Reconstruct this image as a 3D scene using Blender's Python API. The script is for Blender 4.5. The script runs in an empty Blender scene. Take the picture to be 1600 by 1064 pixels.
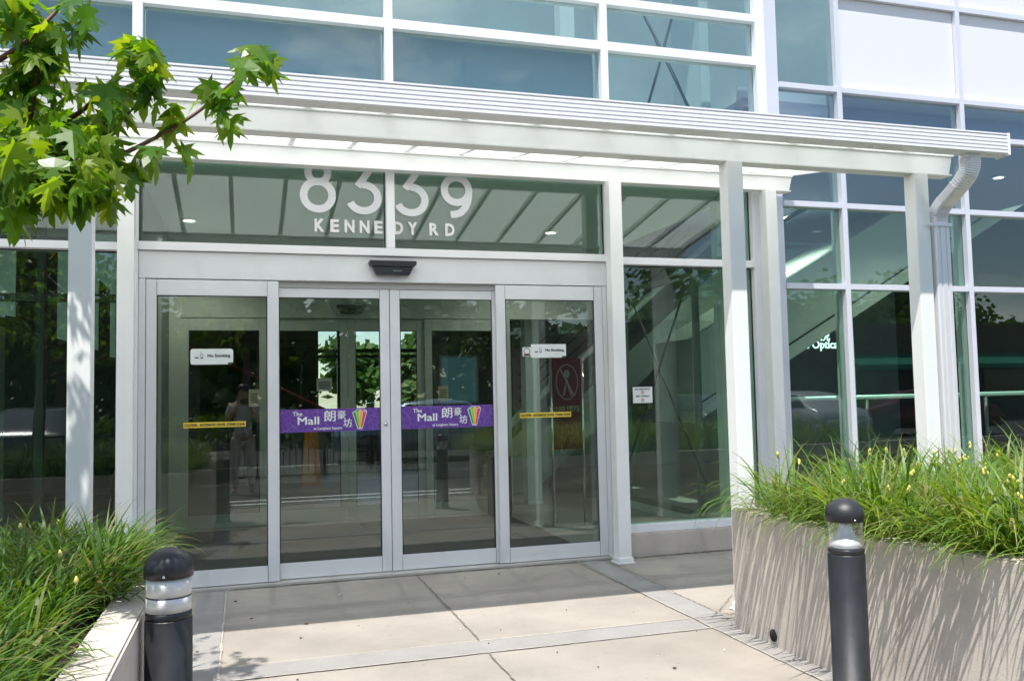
import bpy, bmesh, math, random
from math import sin, cos, pi, radians
from mathutils import Vector, Matrix
SC = bpy.context.scene
COL = SC.collection
# ------------------------------------------------------------------ camera
CAMP = (7.293760, 1.442602, 0.2966498, 0.0627202, -0.0209283, 1372.28)   # distance, height, yaw, pitch, roll, focal px @1600
D_, H_, YAW, PIT, ROL, FPX = CAMP
_f = Vector((sin(YAW)*cos(PIT), cos(YAW)*cos(PIT), sin(PIT)))
_r0 = Vector((cos(YAW), -sin(YAW), 0)); _u0 = _r0.cross(_f)
_r = cos(ROL)*_r0 + sin(ROL)*_u0; _u = -sin(ROL)*_r0 + cos(ROL)*_u0
CP = Vector((0, -D_, H_))
cam = bpy.data.cameras.new('camera'); camo = bpy.data.objects.new('camera', cam); COL.objects.link(camo)
camo.matrix_world = Matrix(((_r.x,_u.x,-_f.x,CP.x),(_r.y,_u.y,-_f.y,CP.y),(_r.z,_u.z,-_f.z,CP.z),(0,0,0,1)))
cam.sensor_width = 36; cam.lens = FPX/1600*36; cam.clip_start = .05; cam.clip_end = 2000
SC.camera = camo
# ------------------------------------------------------------------ light
SUN = Vector((-.24, -.37, 1)).normalized()          # towards the sun
s = bpy.data.lights.new('sun', 'SUN'); s.energy = 4.6; s.angle = radians(.53); s.color = (1, .955, .89)
so = bpy.data.objects.new('sun', s); COL.objects.link(so)
so.rotation_euler = SUN.to_track_quat('Z', 'Y').to_euler()
W = bpy.data.worlds.new('World'); SC.world = W; W.use_nodes = True
wn = W.node_tree.nodes; wl = W.node_tree.links; wn.clear()
sky = wn.new('ShaderNodeTexSky'); sky.sky_type = 'NISHITA'; sky.sun_disc = False; sky.dust_density = .4
sky.sun_elevation = math.asin(SUN.z); sky.sun_rotation = math.atan2(SUN.x, SUN.y)
bg = wn.new('ShaderNodeBackground'); bg.inputs[1].default_value = .125
bgc = wn.new('ShaderNodeBackground'); bgc.inputs[0].default_value = (1, 1, 1, 1); bgc.inputs[1].default_value = 1.5
tc = wn.new('ShaderNodeTexCoord'); mp = wn.new('ShaderNodeMapping'); mp.inputs['Scale'].default_value = (1, 1, 2.6)
nz = wn.new('ShaderNodeTexNoise'); nz.inputs['Scale'].default_value = 3.1; nz.inputs['Detail'].default_value = 8; nz.inputs['Roughness'].default_value = .58
rp = wn.new('ShaderNodeValToRGB'); rp.color_ramp.elements[0].position = .50; rp.color_ramp.elements[1].position = .66
rp.color_ramp.elements[1].color = (.8, .8, .8, 1)
mx = wn.new('ShaderNodeMixShader'); ow = wn.new('ShaderNodeOutputWorld')
wl.new(tc.outputs['Generated'], mp.inputs[0]); wl.new(mp.outputs[0], nz.inputs[0]); wl.new(nz.outputs[0], rp.inputs[0])
wl.new(sky.outputs[0], bg.inputs[0]); wl.new(rp.outputs[0], mx.inputs[0]); wl.new(bg.outputs[0], mx.inputs[1]); wl.new(bgc.outputs[0], mx.inputs[2])
wl.new(mx.outputs[0], ow.inputs[0])
SC.view_settings.view_transform = 'Standard'; SC.view_settings.look = 'None'
SC.view_settings.exposure = .6; SC.view_settings.gamma = 1; SC.view_settings.use_curve_mapping = False
SC.cycles.transparent_max_bounces = 32; SC.cycles.max_bounces = 10

# ------------------------------------------------------------------ materials
def mat(name, col, rough=.5, metal=0, var=0, vscale=8, bump=0, bscale=60, spec=None, emit=0, speck=0):
    m = bpy.data.materials.new(name); m.use_nodes = True; n = m.node_tree.nodes; l = m.node_tree.links
    b = n['Principled BSDF']; c = (*col, 1)
    b.inputs['Base Color'].default_value = c; b.inputs['Roughness'].default_value = rough; b.inputs['Metallic'].default_value = metal
    if spec is not None: b.inputs['Specular IOR Level'].default_value = spec
    if emit: b.inputs['Emission Color'].default_value = c; b.inputs['Emission Strength'].default_value = emit
    g = n.new('ShaderNodeNewGeometry')
    if var or speck:
        t = n.new('ShaderNodeTexNoise'); t.inputs['Scale'].default_value = vscale; t.inputs['Detail'].default_value = 6; t.inputs['Roughness'].default_value = .65
        l.new(g.outputs['Position'], t.inputs['Vector'])
        r = n.new('ShaderNodeMapRange'); r.inputs[1].default_value = .3; r.inputs[2].default_value = .7
        r.inputs[3].default_value = 1-var; r.inputs[4].default_value = 1+var; l.new(t.outputs[0], r.inputs[0])
        v = n.new('ShaderNodeVectorMath'); v.operation = 'SCALE'; v.inputs[0].default_value = col; l.new(r.outputs[0], v.inputs['Scale'])
        out = v.outputs[0]
        if speck:
            t2 = n.new('ShaderNodeTexNoise'); t2.inputs['Scale'].default_value = 260; t2.inputs['Detail'].default_value = 2
            l.new(g.outputs['Position'], t2.inputs['Vector'])
            r2 = n.new('ShaderNodeMapRange'); r2.inputs[1].default_value = .3; r2.inputs[2].default_value = .7
            r2.inputs[3].default_value = 1-speck; r2.inputs[4].default_value = 1+speck; l.new(t2.outputs[0], r2.inputs[0])
            v2 = n.new('ShaderNodeVectorMath'); v2.operation = 'SCALE'; l.new(out, v2.inputs[0]); l.new(r2.outputs[0], v2.inputs['Scale']); out = v2.outputs[0]
        l.new(out, b.inputs['Base Color'])
        r3 = n.new('ShaderNodeMapRange'); r3.inputs[3].default_value = max(0, rough-.12); r3.inputs[4].default_value = min(1, rough+.12); l.new(t.outputs[0], r3.inputs[0]); l.new(r3.outputs[0], b.inputs['Roughness'])
    if bump:
        t = n.new('ShaderNodeTexNoise'); t.inputs['Scale'].default_value = bscale; t.inputs['Detail'].default_value = 5
        l.new(g.outputs['Position'], t.inputs['Vector'])
        bp = n.new('ShaderNodeBump'); bp.inputs['Strength'].default_value = bump; bp.inputs['Distance'].default_value = .01
        l.new(t.outputs[0], bp.inputs['Height']); l.new(bp.outputs[0], b.inputs['Normal'])
    return m
def glass(name, tint, f0, wob=.0, refl=(1,1,1)):
    m = bpy.data.materials.new(name); m.use_nodes = True; n = m.node_tree.nodes; l = m.node_tree.links; n.clear()
    o = n.new('ShaderNodeOutputMaterial'); mx = n.new('ShaderNodeMixShader'); tr = n.new('ShaderNodeBsdfTransparent'); gl = n.new('ShaderNodeBsdfGlossy')
    tr.inputs[0].default_value = (*tint, 1); gl.inputs[0].default_value = (*refl, 1); gl.inputs['Roughness'].default_value = 0
    lw = n.new('ShaderNodeLayerWeight'); lw.inputs[0].default_value = .5
    p = n.new('ShaderNodeMath'); p.operation = 'POWER'; p.inputs[1].default_value = 5; l.new(lw.outputs['Facing'], p.inputs[0])
    a = n.new('ShaderNodeMath'); a.operation = 'MULTIPLY_ADD'; a.inputs[1].default_value = 1-f0; a.inputs[2].default_value = f0; l.new(p.outputs[0], a.inputs[0])
    l.new(a.outputs[0], mx.inputs[0]); l.new(tr.outputs[0], mx.inputs[1]); l.new(gl.outputs[0], mx.inputs[2]); l.new(mx.outputs[0], o.inputs[0])
    if wob:
        g = n.new('ShaderNodeNewGeometry'); t = n.new('ShaderNodeTexNoise'); t.inputs['Scale'].default_value = 1.6; t.inputs['Detail'].default_value = 1
        l.new(g.outputs['Position'], t.inputs['Vector']); b = n.new('ShaderNodeBump'); b.inputs['Strength'].default_value = wob; b.inputs['Distance'].default_value = .01
        l.new(t.outputs[0], b.inputs['Height']); l.new(b.outputs[0], gl.inputs['Normal'])
    return m
def leafmat(name, cols, trans=.45, rough=.4):
    m = bpy.data.materials.new(name); m.use_nodes = True; n = m.node_tree.nodes; l = m.node_tree.links
    b = n['Principled BSDF']; b.inputs['Roughness'].default_value = rough; b.inputs['Specular IOR Level'].default_value = .4
    g = n.new('ShaderNodeNewGeometry'); r = n.new('ShaderNodeValToRGB'); r.color_ramp.elements[0].color = (*cols[0], 1); r.color_ramp.elements[1].color = (*cols[-1], 1)
    for i, c in enumerate(cols[1:-1]): e = r.color_ramp.elements.new((i+1)/(len(cols)-1)); e.color = (*c, 1)
    l.new(g.outputs['Random Per Island'], r.inputs[0]); l.new(r.outputs[0], b.inputs['Base Color'])
    t = n.new('ShaderNodeBsdfTranslucent'); hs = n.new('ShaderNodeHueSaturation'); hs.inputs['Hue'].default_value = .47; hs.inputs['Saturation'].default_value = 1.15; hs.inputs['Value'].default_value = 2.3
    l.new(r.outputs[0], hs.inputs['Color']); l.new(hs.outputs[0], t.inputs[0])
    mx = n.new('ShaderNodeMixShader'); mx.inputs[0].default_value = trans; l.new(b.outputs[0], mx.inputs[1]); l.new(t.outputs[0], mx.inputs[2])
    l.new(mx.outputs[0], n['Material Output'].inputs[0]); return m
WHITE = mat('white painted steel', (.84, .85, .84), .35, var=.03, vscale=3)
ALU = mat('anodised aluminium', (.74, .75, .77), .38, .2, var=.03, vscale=5)
MUL = mat('light mullion aluminium', (.82, .83, .86), .4, .1, var=.02, vscale=2)
MULB = mat('grey mullion aluminium', (.70, .71, .77), .4, .25, var=.03, vscale=2)
PANEL = mat('white cladding', (.72, .72, .74), .45, var=.015, vscale=.8)
JOINTD = mat('dark seam', (.12, .12, .12), .7)
GASK = mat('black gasket', (.02, .02, .02), .6)
BLACKP = mat('black powder coat', (.020, .021, .025), .42, var=.35, vscale=9, bump=.15, bscale=300)
BLACKM = mat('matt black plastic', (.018, .018, .02), .35)
GUT = mat('gutter white metal', (.83, .83, .86), .3, var=.02)
SPOUT = mat('downspout metal', (.76, .75, .78), .35, .25, var=.015, vscale=10)
CONC = mat('planter concrete', (.53, .475, .42), .9, var=.10, vscale=5, bump=.18, bscale=120, speck=.10)
PAVE = mat('warm paving concrete', (.305, .276, .245), .9, var=.13, vscale=1.7, bump=.35, bscale=120, speck=.13)
BAND = mat('grey paving concrete', (.27, .258, .252), .9, var=.10, vscale=4, bump=.35, bscale=120, speck=.12)
for m_, sc_ in ((CONC, 26), (PAVE, 9)):
    n_ = m_.node_tree.nodes; l_ = m_.node_tree.links; g_ = n_.new('ShaderNodeNewGeometry'); v_ = n_.new('ShaderNodeTexVoronoi'); v_.inputs['Scale'].default_value = sc_
    l_.new(g_.outputs['Position'], v_.inputs['Vector']); r_ = n_.new('ShaderNodeMapRange'); r_.inputs[1].default_value = .04 if sc_ > 10 else .05; r_.inputs[2].default_value = .08 if sc_ > 10 else .16
    r_.inputs[3].default_value = .55 if sc_ > 10 else .86; r_.inputs[4].default_value = 1; l_.new(v_.outputs['Distance'], r_.inputs[0])
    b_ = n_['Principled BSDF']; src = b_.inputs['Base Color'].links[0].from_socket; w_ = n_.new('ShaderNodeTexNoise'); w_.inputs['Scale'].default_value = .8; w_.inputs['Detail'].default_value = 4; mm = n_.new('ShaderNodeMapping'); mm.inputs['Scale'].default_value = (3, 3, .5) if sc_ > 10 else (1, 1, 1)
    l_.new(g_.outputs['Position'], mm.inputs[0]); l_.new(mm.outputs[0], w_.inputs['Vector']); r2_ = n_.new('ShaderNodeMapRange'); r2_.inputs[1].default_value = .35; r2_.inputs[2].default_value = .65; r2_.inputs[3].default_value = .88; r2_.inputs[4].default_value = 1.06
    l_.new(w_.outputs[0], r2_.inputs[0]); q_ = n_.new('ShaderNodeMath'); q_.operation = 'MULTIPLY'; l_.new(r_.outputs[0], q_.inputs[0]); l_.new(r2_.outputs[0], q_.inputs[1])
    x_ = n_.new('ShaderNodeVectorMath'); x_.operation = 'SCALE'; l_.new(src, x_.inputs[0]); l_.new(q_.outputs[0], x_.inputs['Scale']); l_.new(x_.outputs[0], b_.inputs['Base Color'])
JOINT = mat('pale joint sand', (.38, .36, .32), .95, var=.25, vscale=30)
CRACK = mat('dark joint', (.17, .15, .13), .95, var=.35, vscale=30)
ASPH = mat('asphalt', (.06, .06, .06), .9, var=.15, vscale=1, speck=.3)
ROADW = mat('road paint', (.8, .8, .78), .7)
SOIL = mat('soil', (.05, .035, .022), .95, var=.4, vscale=20, bump=.8, bscale=40)
FLOORI = mat('grey entrance tile', (.27, .26, .235), .35, var=.12, vscale=2, speck=.1)
MATTE = mat('dark entrance mat', (.05, .05, .052), .9, var=.1, vscale=40)
WALLI = mat('interior wall', (.50, .55, .51), .7, var=.04)
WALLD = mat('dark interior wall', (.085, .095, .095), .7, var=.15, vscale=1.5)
CEILI = mat('interior ceiling', (.72, .76, .72), .8, var=.03)
COLI = mat('interior column', (.62, .68, .68), .6, var=.03)
SHBOX = mat('grey blue shadow box panel', (.42, .49, .52), .55, var=.04, vscale=1.2)
LIT = mat('lamp lens', (1, .93, .8), .5, emit=2.0)
GL = glass('green tinted glass', (.78, .90, .84), .06)
GLB = glass('blue tinted glass', (.82, .90, .90), .085, wob=.03, refl=(.85, .86, .84))
GLD = glass('door glass', (.86, .92, .885), .065, wob=.015)
GLI = glass('interior glass', (.93, .96, .95), .04)
INK = mat('black ink', (.02, .02, .02), .6)
LETW = mat('white vinyl', (.8, .8, .8), .5)
LETG = mat('brushed metal vinyl', (.62, .63, .65), .35, .3, var=.03)
SIGNW = mat('white sign plastic', (.72, .76, .74), .4, var=.02)
YEL = mat('yellow tape', (.75, .55, .06), .5, var=.05)
RED = mat('red', (.5, .02, .02), .5)
def purplem():
    m = mat('purple banner film', (.10, .035, .27), .4); n = m.node_tree.nodes; l = m.node_tree.links
    g = n.new('ShaderNodeNewGeometry'); v = n.new('ShaderNodeTexVoronoi'); v.feature = 'DISTANCE_TO_EDGE'; v.inputs['Scale'].default_value = 26
    l.new(g.outputs['Position'], v.inputs['Vector']); r = n.new('ShaderNodeValToRGB')
    r.color_ramp.elements[0].position = .02; r.color_ramp.elements[0].color = (.20, .12, .42, 1); r.color_ramp.elements[1].position = .045; r.color_ramp.elements[1].color = (.115, .04, .29, 1)
    l.new(v.outputs['Distance'], r.inputs[0]); l.new(r.outputs[0], n['Principled BSDF'].inputs['Base Color']); return m
PURP = purplem()
def roofm():
    m = bpy.data.materials.new('white polycarbonate'); m.use_nodes = True; n = m.node_tree.nodes; l = m.node_tree.links; n.clear()
    o = n.new('ShaderNodeOutputMaterial'); t = n.new('ShaderNodeBsdfTranslucent'); t.inputs[0].default_value = (.90, .91, .89, 1)
    d = n.new('ShaderNodeBsdfDiffuse'); d.inputs[0].default_value = (.8, .84, .82, 1); tr = n.new('ShaderNodeBsdfTransparent'); tr.inputs[0].default_value = (.95, .97, .95, 1)
    a = n.new('ShaderNodeMixShader'); a.inputs[0].default_value = .10; b = n.new('ShaderNodeMixShader'); b.inputs[0].default_value = .26
    l.new(t.outputs[0], a.inputs[1]); l.new(d.outputs[0], a.inputs[2]); l.new(a.outputs[0], b.inputs[1]); l.new(tr.outputs[0], b.inputs[2]); l.new(b.outputs[0], o.inputs[0]); return m
POLY = roofm()

# ------------------------------------------------------------------ builders
class MB:
    def __init__(s): s.v = []; s.f = []; s.m = []; s.sm = []
    def add(s, vs, fs, mi=0, smooth=False):
        o = len(s.v); s.v += [tuple(v) for v in vs]; s.f += [tuple(i+o for i in f) for f in fs]; s.m += [mi]*len(fs); s.sm += [smooth]*len(fs); return s
    def box(s, x0, x1, y0, y1, z0, z1, mi=0):
        return s.add([(x0,y0,z0),(x1,y0,z0),(x1,y1,z0),(x0,y1,z0),(x0,y0,z1),(x1,y0,z1),(x1,y1,z1),(x0,y1,z1)],
                     [(0,3,2,1),(4,5,6,7),(0,1,5,4),(1,2,6,5),(2,3,7,6),(3,0,4,7)], mi)
    def prism(s, pts, axis, a, b, mi=0, mb=None):
        """pts 2-D outline; axis 'x': pts=(y,z) ; 'z': pts=(x,y) ; 'y': pts=(x,z)"""
        f = {'x': lambda p, t: (t, p[0], p[1]), 'z': lambda p, t: (p[0], p[1], t), 'y': lambda p, t: (p[0], t, p[1])}[axis]
        mb = mb or pts; n = len(pts)
        return s.add([f(p, a) for p in pts]+[f(p, b) for p in mb], [tuple(range(n-1, -1, -1)), tuple(range(n, 2*n))]+[(i, (i+1) % n, n+(i+1) % n, n+i) for i in range(n)], mi)
    def lathe(s, prof, c, seg=32, mi=0, smooth=True):
        vs = [(c[0]+r*cos(2*pi*k/seg), c[1]+r*sin(2*pi*k/seg), c[2]+z) for r, z in prof for k in range(seg)]
        fs = [(i*seg+k, i*seg+(k+1) % seg, (i+1)*seg+(k+1) % seg, (i+1)*seg+k) for i in range(len(prof)-1) for k in range(seg)]
        fs += [tuple(range(seg-1, -1, -1)), tuple(range((len(prof)-1)*seg, len(prof)*seg))]
        return s.add(vs, fs, mi, smooth)
    def tube(s, pts, rad, seg=8, mi=0):
        pts = [Vector(p) for p in pts]; rad = rad if isinstance(rad, (list, tuple)) else [rad]*len(pts); vs = []; up = None
        for i, p in enumerate(pts):
            t = (pts[min(i+1, len(pts)-1)]-pts[max(i-1, 0)]).normalized()
            if up is None: up = t.orthogonal().normalized()
            up = (up-t*up.dot(t)).normalized(); w = t.cross(up)
            vs += [p+rad[i]*(cos(2*pi*k/seg)*up+sin(2*pi*k/seg)*w) for k in range(seg)]
        n = len(pts); fs = [(i*seg+k, i*seg+(k+1) % seg, (i+1)*seg+(k+1) % seg, (i+1)*seg+k) for i in range(n-1) for k in range(seg)]
        fs += [tuple(range(seg-1, -1, -1)), tuple(range((n-1)*seg, n*seg))]
        return s.add(vs, fs, mi, True)
    def ribbon(s, pts, w, y0, y1, mi=0):
        """flat stroke in the XZ plane"""
        n = len(pts); L = []; Rr = []
        for i, p in enumerate(pts):
            a = pts[max(i-1, 0)]; b = pts[min(i+1, n-1)]; dx, dz = b[0]-a[0], b[1]-a[1]; q = math.hypot(dx, dz) or 1
            L.append((p[0]-dz/q*w/2, p[1]+dx/q*w/2)); Rr.append((p[0]+dz/q*w/2, p[1]-dx/q*w/2))
        vs = []
        for a, b in zip(L, Rr): vs += [(a[0], y0, a[1]), (b[0], y0, b[1]), (b[0], y1, b[1]), (a[0], y1, a[1])]
        fs = [(4*i+j, 4*i+(j+1) % 4, 4*i+4+(j+1) % 4, 4*i+4+j) for i in range(n-1) for j in range(4)]+[(3, 2, 1, 0), (4*n-4, 4*n-3, 4*n-2, 4*n-1)]
        return s.add(vs, fs, mi)
    def build(s, name, mats, parent=None, loc=None, bev=0, lab=None):
        me = bpy.data.meshes.new(name); off = Vector(loc) if loc else Vector((0, 0, 0))
        me.from_pydata([Vector(v)-off for v in s.v] if loc else s.v, [], s.f)
        for m in (mats if isinstance(mats, (list, tuple)) else [mats]): me.materials.append(m)
        me.polygons.foreach_set('material_index', s.m); me.polygons.foreach_set('use_smooth', s.sm)
        bm = bmesh.new(); bm.from_mesh(me); bmesh.ops.recalc_face_normals(bm, faces=bm.faces)
        if bev: bmesh.ops.bevel(bm, geom=list(bm.edges), offset=bev, segments=2, affect='EDGES', clamp_overlap=True)
        bm.to_mesh(me); bm.free(); me.update()
        o = bpy.data.objects.new(name, me); COL.objects.link(o)
        if parent is not None: o.parent = parent; o.location = off-(Vector(parent.location) if parent.parent is None else Vector((0, 0, 0)))
        else: o.location = off
        if parent is not None and parent.parent is not None: o.matrix_parent_inverse = Matrix.Translation(parent.parent.location+parent.location).inverted(); o.location = off
        if lab: o['label'] = lab
        return o
def B(*a, **k): return MB().box(*a, **k)
def thing(name, label, cat, loc=(0, 0, 0), group=None, kind=None, rz=0):
    o = bpy.data.objects.new(name, None); COL.objects.link(o); o.location = loc; o.rotation_euler = (0, 0, rz); o.empty_display_size = .2
    return tag(o, label, cat, group, kind)
def tag(o, label=None, cat=None, group=None, kind=None):
    if label: o['label'] = label
    if cat: o['category'] = cat
    if group: o['group'] = group
    if kind: o['kind'] = kind
    return o
def struct(o): o['kind'] = 'structure'; return o
def copy_tree(o, parent=None):
    c = o.copy(); COL.objects.link(c); c.parent = parent
    if parent is not None: c.matrix_parent_inverse = o.matrix_parent_inverse.copy()
    for ch in list(o.children): copy_tree(ch, c)
    return c
def text(body, x, y, z, h, m, parent, name, align='CENTER', width=None, bold=0, deep=.0015, space=1.0, rz=0, fit=None, dup=0):
    """upright text facing -Y; h = size; width squeezes it to fit"""
    cu = bpy.data.curves.new('t', 'FONT'); cu.body = body; cu.size = h; cu.align_x = align; cu.align_y = 'CENTER'; cu.extrude = deep; cu.offset = bold; cu.space_character = space; cu.resolution_u = 3
    t = bpy.data.objects.new('t', cu); COL.objects.link(t); dg = bpy.context.evaluated_depsgraph_get(); dg.update()
    me = bpy.data.meshes.new_from_object(t.evaluated_get(dg)); bpy.data.objects.remove(t)
    sx = 1; sz = 1
    if len(me.vertices):
        xs = [v.co.x for v in me.vertices]; ys = [v.co.y for v in me.vertices]
        if width: sx = width/(max(xs)-min(xs))
        if fit: sz = fit/(max(ys)-min(ys))
        if width or fit: me.transform(Matrix.Translation((-(min(xs) if align == 'LEFT' else (min(xs)+max(xs))/2), -(min(ys)+max(ys))/2, 0)))
    me.transform(Matrix.Translation((x, y, z)) @ Matrix.Rotation(rz, 4, 'Z') @ Matrix.Rotation(radians(90), 4, 'X') @ Matrix.Scale(sx, 4, (1, 0, 0)) @ Matrix.Scale(sz, 4, (0, 1, 0)))
    if dup:
        bm = bmesh.new()
        for i_, dx_ in enumerate((-dup, 0, dup)):
            for dz_ in (0, dup*.7):
                me.transform(Matrix.Translation((dx_, -.0003*(2*i_+(dz_ > 0)), dz_))); bm.from_mesh(me); me.transform(Matrix.Translation((-dx_, .0003*(2*i_+(dz_ > 0)), -dz_)))
        bm.to_mesh(me); bm.free()
    me.materials.clear(); me.materials.append(m)
    o = bpy.data.objects.new(name, me); COL.objects.link(o)
    if parent is not None:
        o.parent = parent; o.location = -Vector(parent.location)
    return o
def px(x, y, Y):
    """the point at depth Y seen at a photo pixel: used once to take measurements of real positions"""
    d = _f+_r*((x-800)/FPX)-_u*((y-532)/FPX); return CP+d*((Y-CP.y)/d.y)

# ================================================================== GROUND
struct(B(-60, 60, -60, -5.35, -.30, -.03).build('parking_lot', ASPH))
struct(B(-150, 150, -200, 120, -.6, -.31).build('ground', mat('lawn green', (.05, .09, .03), .9, var=.3, vscale=.4)))
struct(B(-12, 22, -5.30, -.10, -.30, 0).build('pavement', PAVE))
k = MB(); k.box(-12, 22, -5.42, -5.30, -.3, .01); struct(k.build('kerb', BAND, bev=.008))
b = MB(); b.box(-.335, -.14, -5.29, -.12, -.01, .004); b.box(2.745, 2.95, -2.16, -.12, -.01, .004); b.box(2.745, 2.88, -5.29, -2.42, -.01, .004)
b.box(-.125, 2.72, -2.42, -2.18, -.01, .004); b.box(2.745, 2.95, -2.40, -2.18, -.01, .004)
struct(b.build('paving_band', BAND))
random.seed(3)
j = MB(); c = MB()
def jig(mb, x0, y0, x1, y1, w, z, amp):
    n = 60; top = []
    for i in range(n+1):
        t = i/n; x = x0+(x1-x0)*t; y = y0+(y1-y0)*t; dx, dy = (y1-y0), (x1-x0); q = math.hypot(dx, dy)
        o = random.uniform(-amp, amp); ww = w*random.uniform(.55, 1.3)
        top += [(x+dx/q*(o-ww/2), y-dy/q*(o-ww/2), z), (x+dx/q*(o+ww/2), y-dy/q*(o+ww/2), z)]
    mb.add(top, [(2*i, 2*i+1, 2*i+3, 2*i+2) for i in range(n)])
jig(j, -.132, -5.2, -.132, -.12, .013, .007, .003); jig(j, -.12, -2.175, 2.74, -2.165, .009, .007, .002); jig(j, -.12, -2.425, 2.74, -2.415, .011, .007, .002)
jig(j, 2.738, -5.2, 2.738, -.12, .01, .007, .003); jig(j, 2.955, -2.4, 2.955, -.5, .009, .007, .002); jig(j, 2.74, -2.3, 5.2, -2.3, .01, .007, .002)
jig(c, 1.33, -2.16, 1.34, -.12, .010, .0075, .005); jig(c, 1.29, -5.2, 1.31, -2.43, .010, .0075, .004)
jig(c, 2.735, -1.5, 2.76, -.12, .006, .008, .004); jig(c, 2.95, -2.1, 2.99, -.2, .008, .008, .006)
jig(c, -.1, -.118, 3.1, -.118, .014, .0075, .006); jig(c, 3.2, -.125, 4.6, -.115, .03, .0075, .008); jig(c, 2.86, -2.2, 3.3, -1.7, .006, .008, .01)
struct(j.build('pale_paving_joint', JOINT)); struct(c.build('dark_paving_joint', CRACK))
dbr = MB()
for i in range(28):
    x = random.uniform(-.3, 2.9); y = random.uniform(-3.6, -.3); r = random.uniform(.002, .010)**1.0*random.choice((.5, .7, 1, 1.2)); a = random.uniform(0, 6)
    pts = [(x+r*random.uniform(.5, 1.6)*cos(a+q*2*pi/6), y+r*random.uniform(.4, 1)*sin(a+q*2*pi/6)) for q in range(6)]
    dbr.prism(pts, 'z', .004, .0095, 0 if random.random() < .7 else 1)
tag(dbr.build('debris', [mat('dry leaf bits', (.10, .07, .04), .9), LETW]), 'tiny scattered leaf bits and gravel on the sunlit paving', 'debris', kind='stuff')
# driveway markings, seen mirrored in the doors
mk = MB()
for y in (-5.98, -6.45): mk.box(-8, 10, y-.075, y+.075, -.035, -.026)
for y in (-13.2,): mk.box(-20, 25, y-.06, y+.06, -.035, -.026)
struct(mk.build('road_markings', ROADW))

# ================================================================== BUILDING
bld = thing('mall_building', 'glass and white metal facade of the shopping building around the entrance', 'building')
def part(mb, name, m, lab=None, bev=0): return mb.build(name, m, bld, bev=bev, lab=lab)
# header above the doors, transom, mullions of the vestibule wall
hd = MB(); hd.box(-.775, 3.11, -.055, .11, 2.405, 2.618); hd.box(-.775, -.725, -.05, .10, .02, 2.403); hd.box(3.066, 3.11, -.05, .10, .02, 2.403); part(hd, 'door_header', ALU, bev=.003)
t = MB(); t.box(-.775, 3.11, -.008, .045, 2.352, 2.403); part(t, 'door_track', mat('track metal', (.45, .44, .42), .4, .5))
part(B(-.76, 3.10, -.105, .12, .0, .024), 'threshold', mat('threshold metal', (.62, .60, .56), .35, .5), bev=.004)
TB = .085
part(B(-.775, 3.11, -TB, .09, 2.621, 2.686), 'transom_bar', MUL, bev=.003)
part(B(-6, -.90, -TB, .09, 2.612, 2.672), 'transom_bar', MUL, bev=.003)
part(B(3.19, 4.62, -TB, .09, 2.602, 2.668), 'transom_bar', MUL, bev=.003)
part(B(1.135, 1.205, -.08, .09, 2.688, 3.62), 'mullion', MUL, bev=.003)
for x0, x1 in ((-.90, -.777), (3.112, 3.188), (4.62, 4.83)): part(B(x0, x1, -.07, .10, .0, 3.62), 'mullion', MUL, bev=.003)
part(B(-2.62, -2.55, -.07, .10, .0, 3.62), 'mullion', MUL); part(B(-4.32, -4.25, -.07, .10, .0, 3.62), 'mullion', MUL)
def pane(x0, x1, z0, z1, y=0, m=GL, th=.012, name='window_pane', lab=None):
    o = part(B(x0, x1, y, y+th, z0, z1), name, m, lab); return o
pane(-.777, 1.135, 2.686, 3.62, lab='transom glass left of the middle mullion over the doors'); pane(1.205, 3.112, 2.686, 3.62)
pane(3.188, 4.62, 2.668, 3.62); pane(3.188, 4.62, .27, 2.602)
pane(-2.55, -.90, 2.672, 3.62); pane(-2.55, -.90, .3, 2.612); pane(-4.25, -2.62, 2.672, 3.62); pane(-4.25, -2.62, .3, 2.612)
part(B(3.188, 4.62, -.06, .08, .205, .272), 'window_sill', MUL, bev=.003); part(B(-6, -.90, -.06, .08, .235, .30), 'window_sill', MUL)
part(B(3.19, 5.06, -.10, .30, -.02, .203), 'concrete_curb', CONC, bev=.01); part(B(-6, -.90, -.10, .30, -.02, .233), 'concrete_curb', CONC)
gk = MB()
for x0, x1, z0, z1 in ((-.777, 1.135, 2.686, 3.6), (1.205, 3.112, 2.686, 3.6), (3.188, 4.62, .272, 2.602), (3.188, 4.62, 2.668, 3.6), (-2.55, -.9, .3, 2.612), (-2.55, -.9, 2.672, 3.6)):
    gk.box(x0, x0+.009, -.014, -.002, z0+.01, z1-.01); gk.box(x1-.009, x1, -.014, -.002, z0+.01, z1-.01); gk.box(x0, x1, -.014, -.002, z1-.0095, z1); 
part(gk, 'gasket', GASK)
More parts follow.
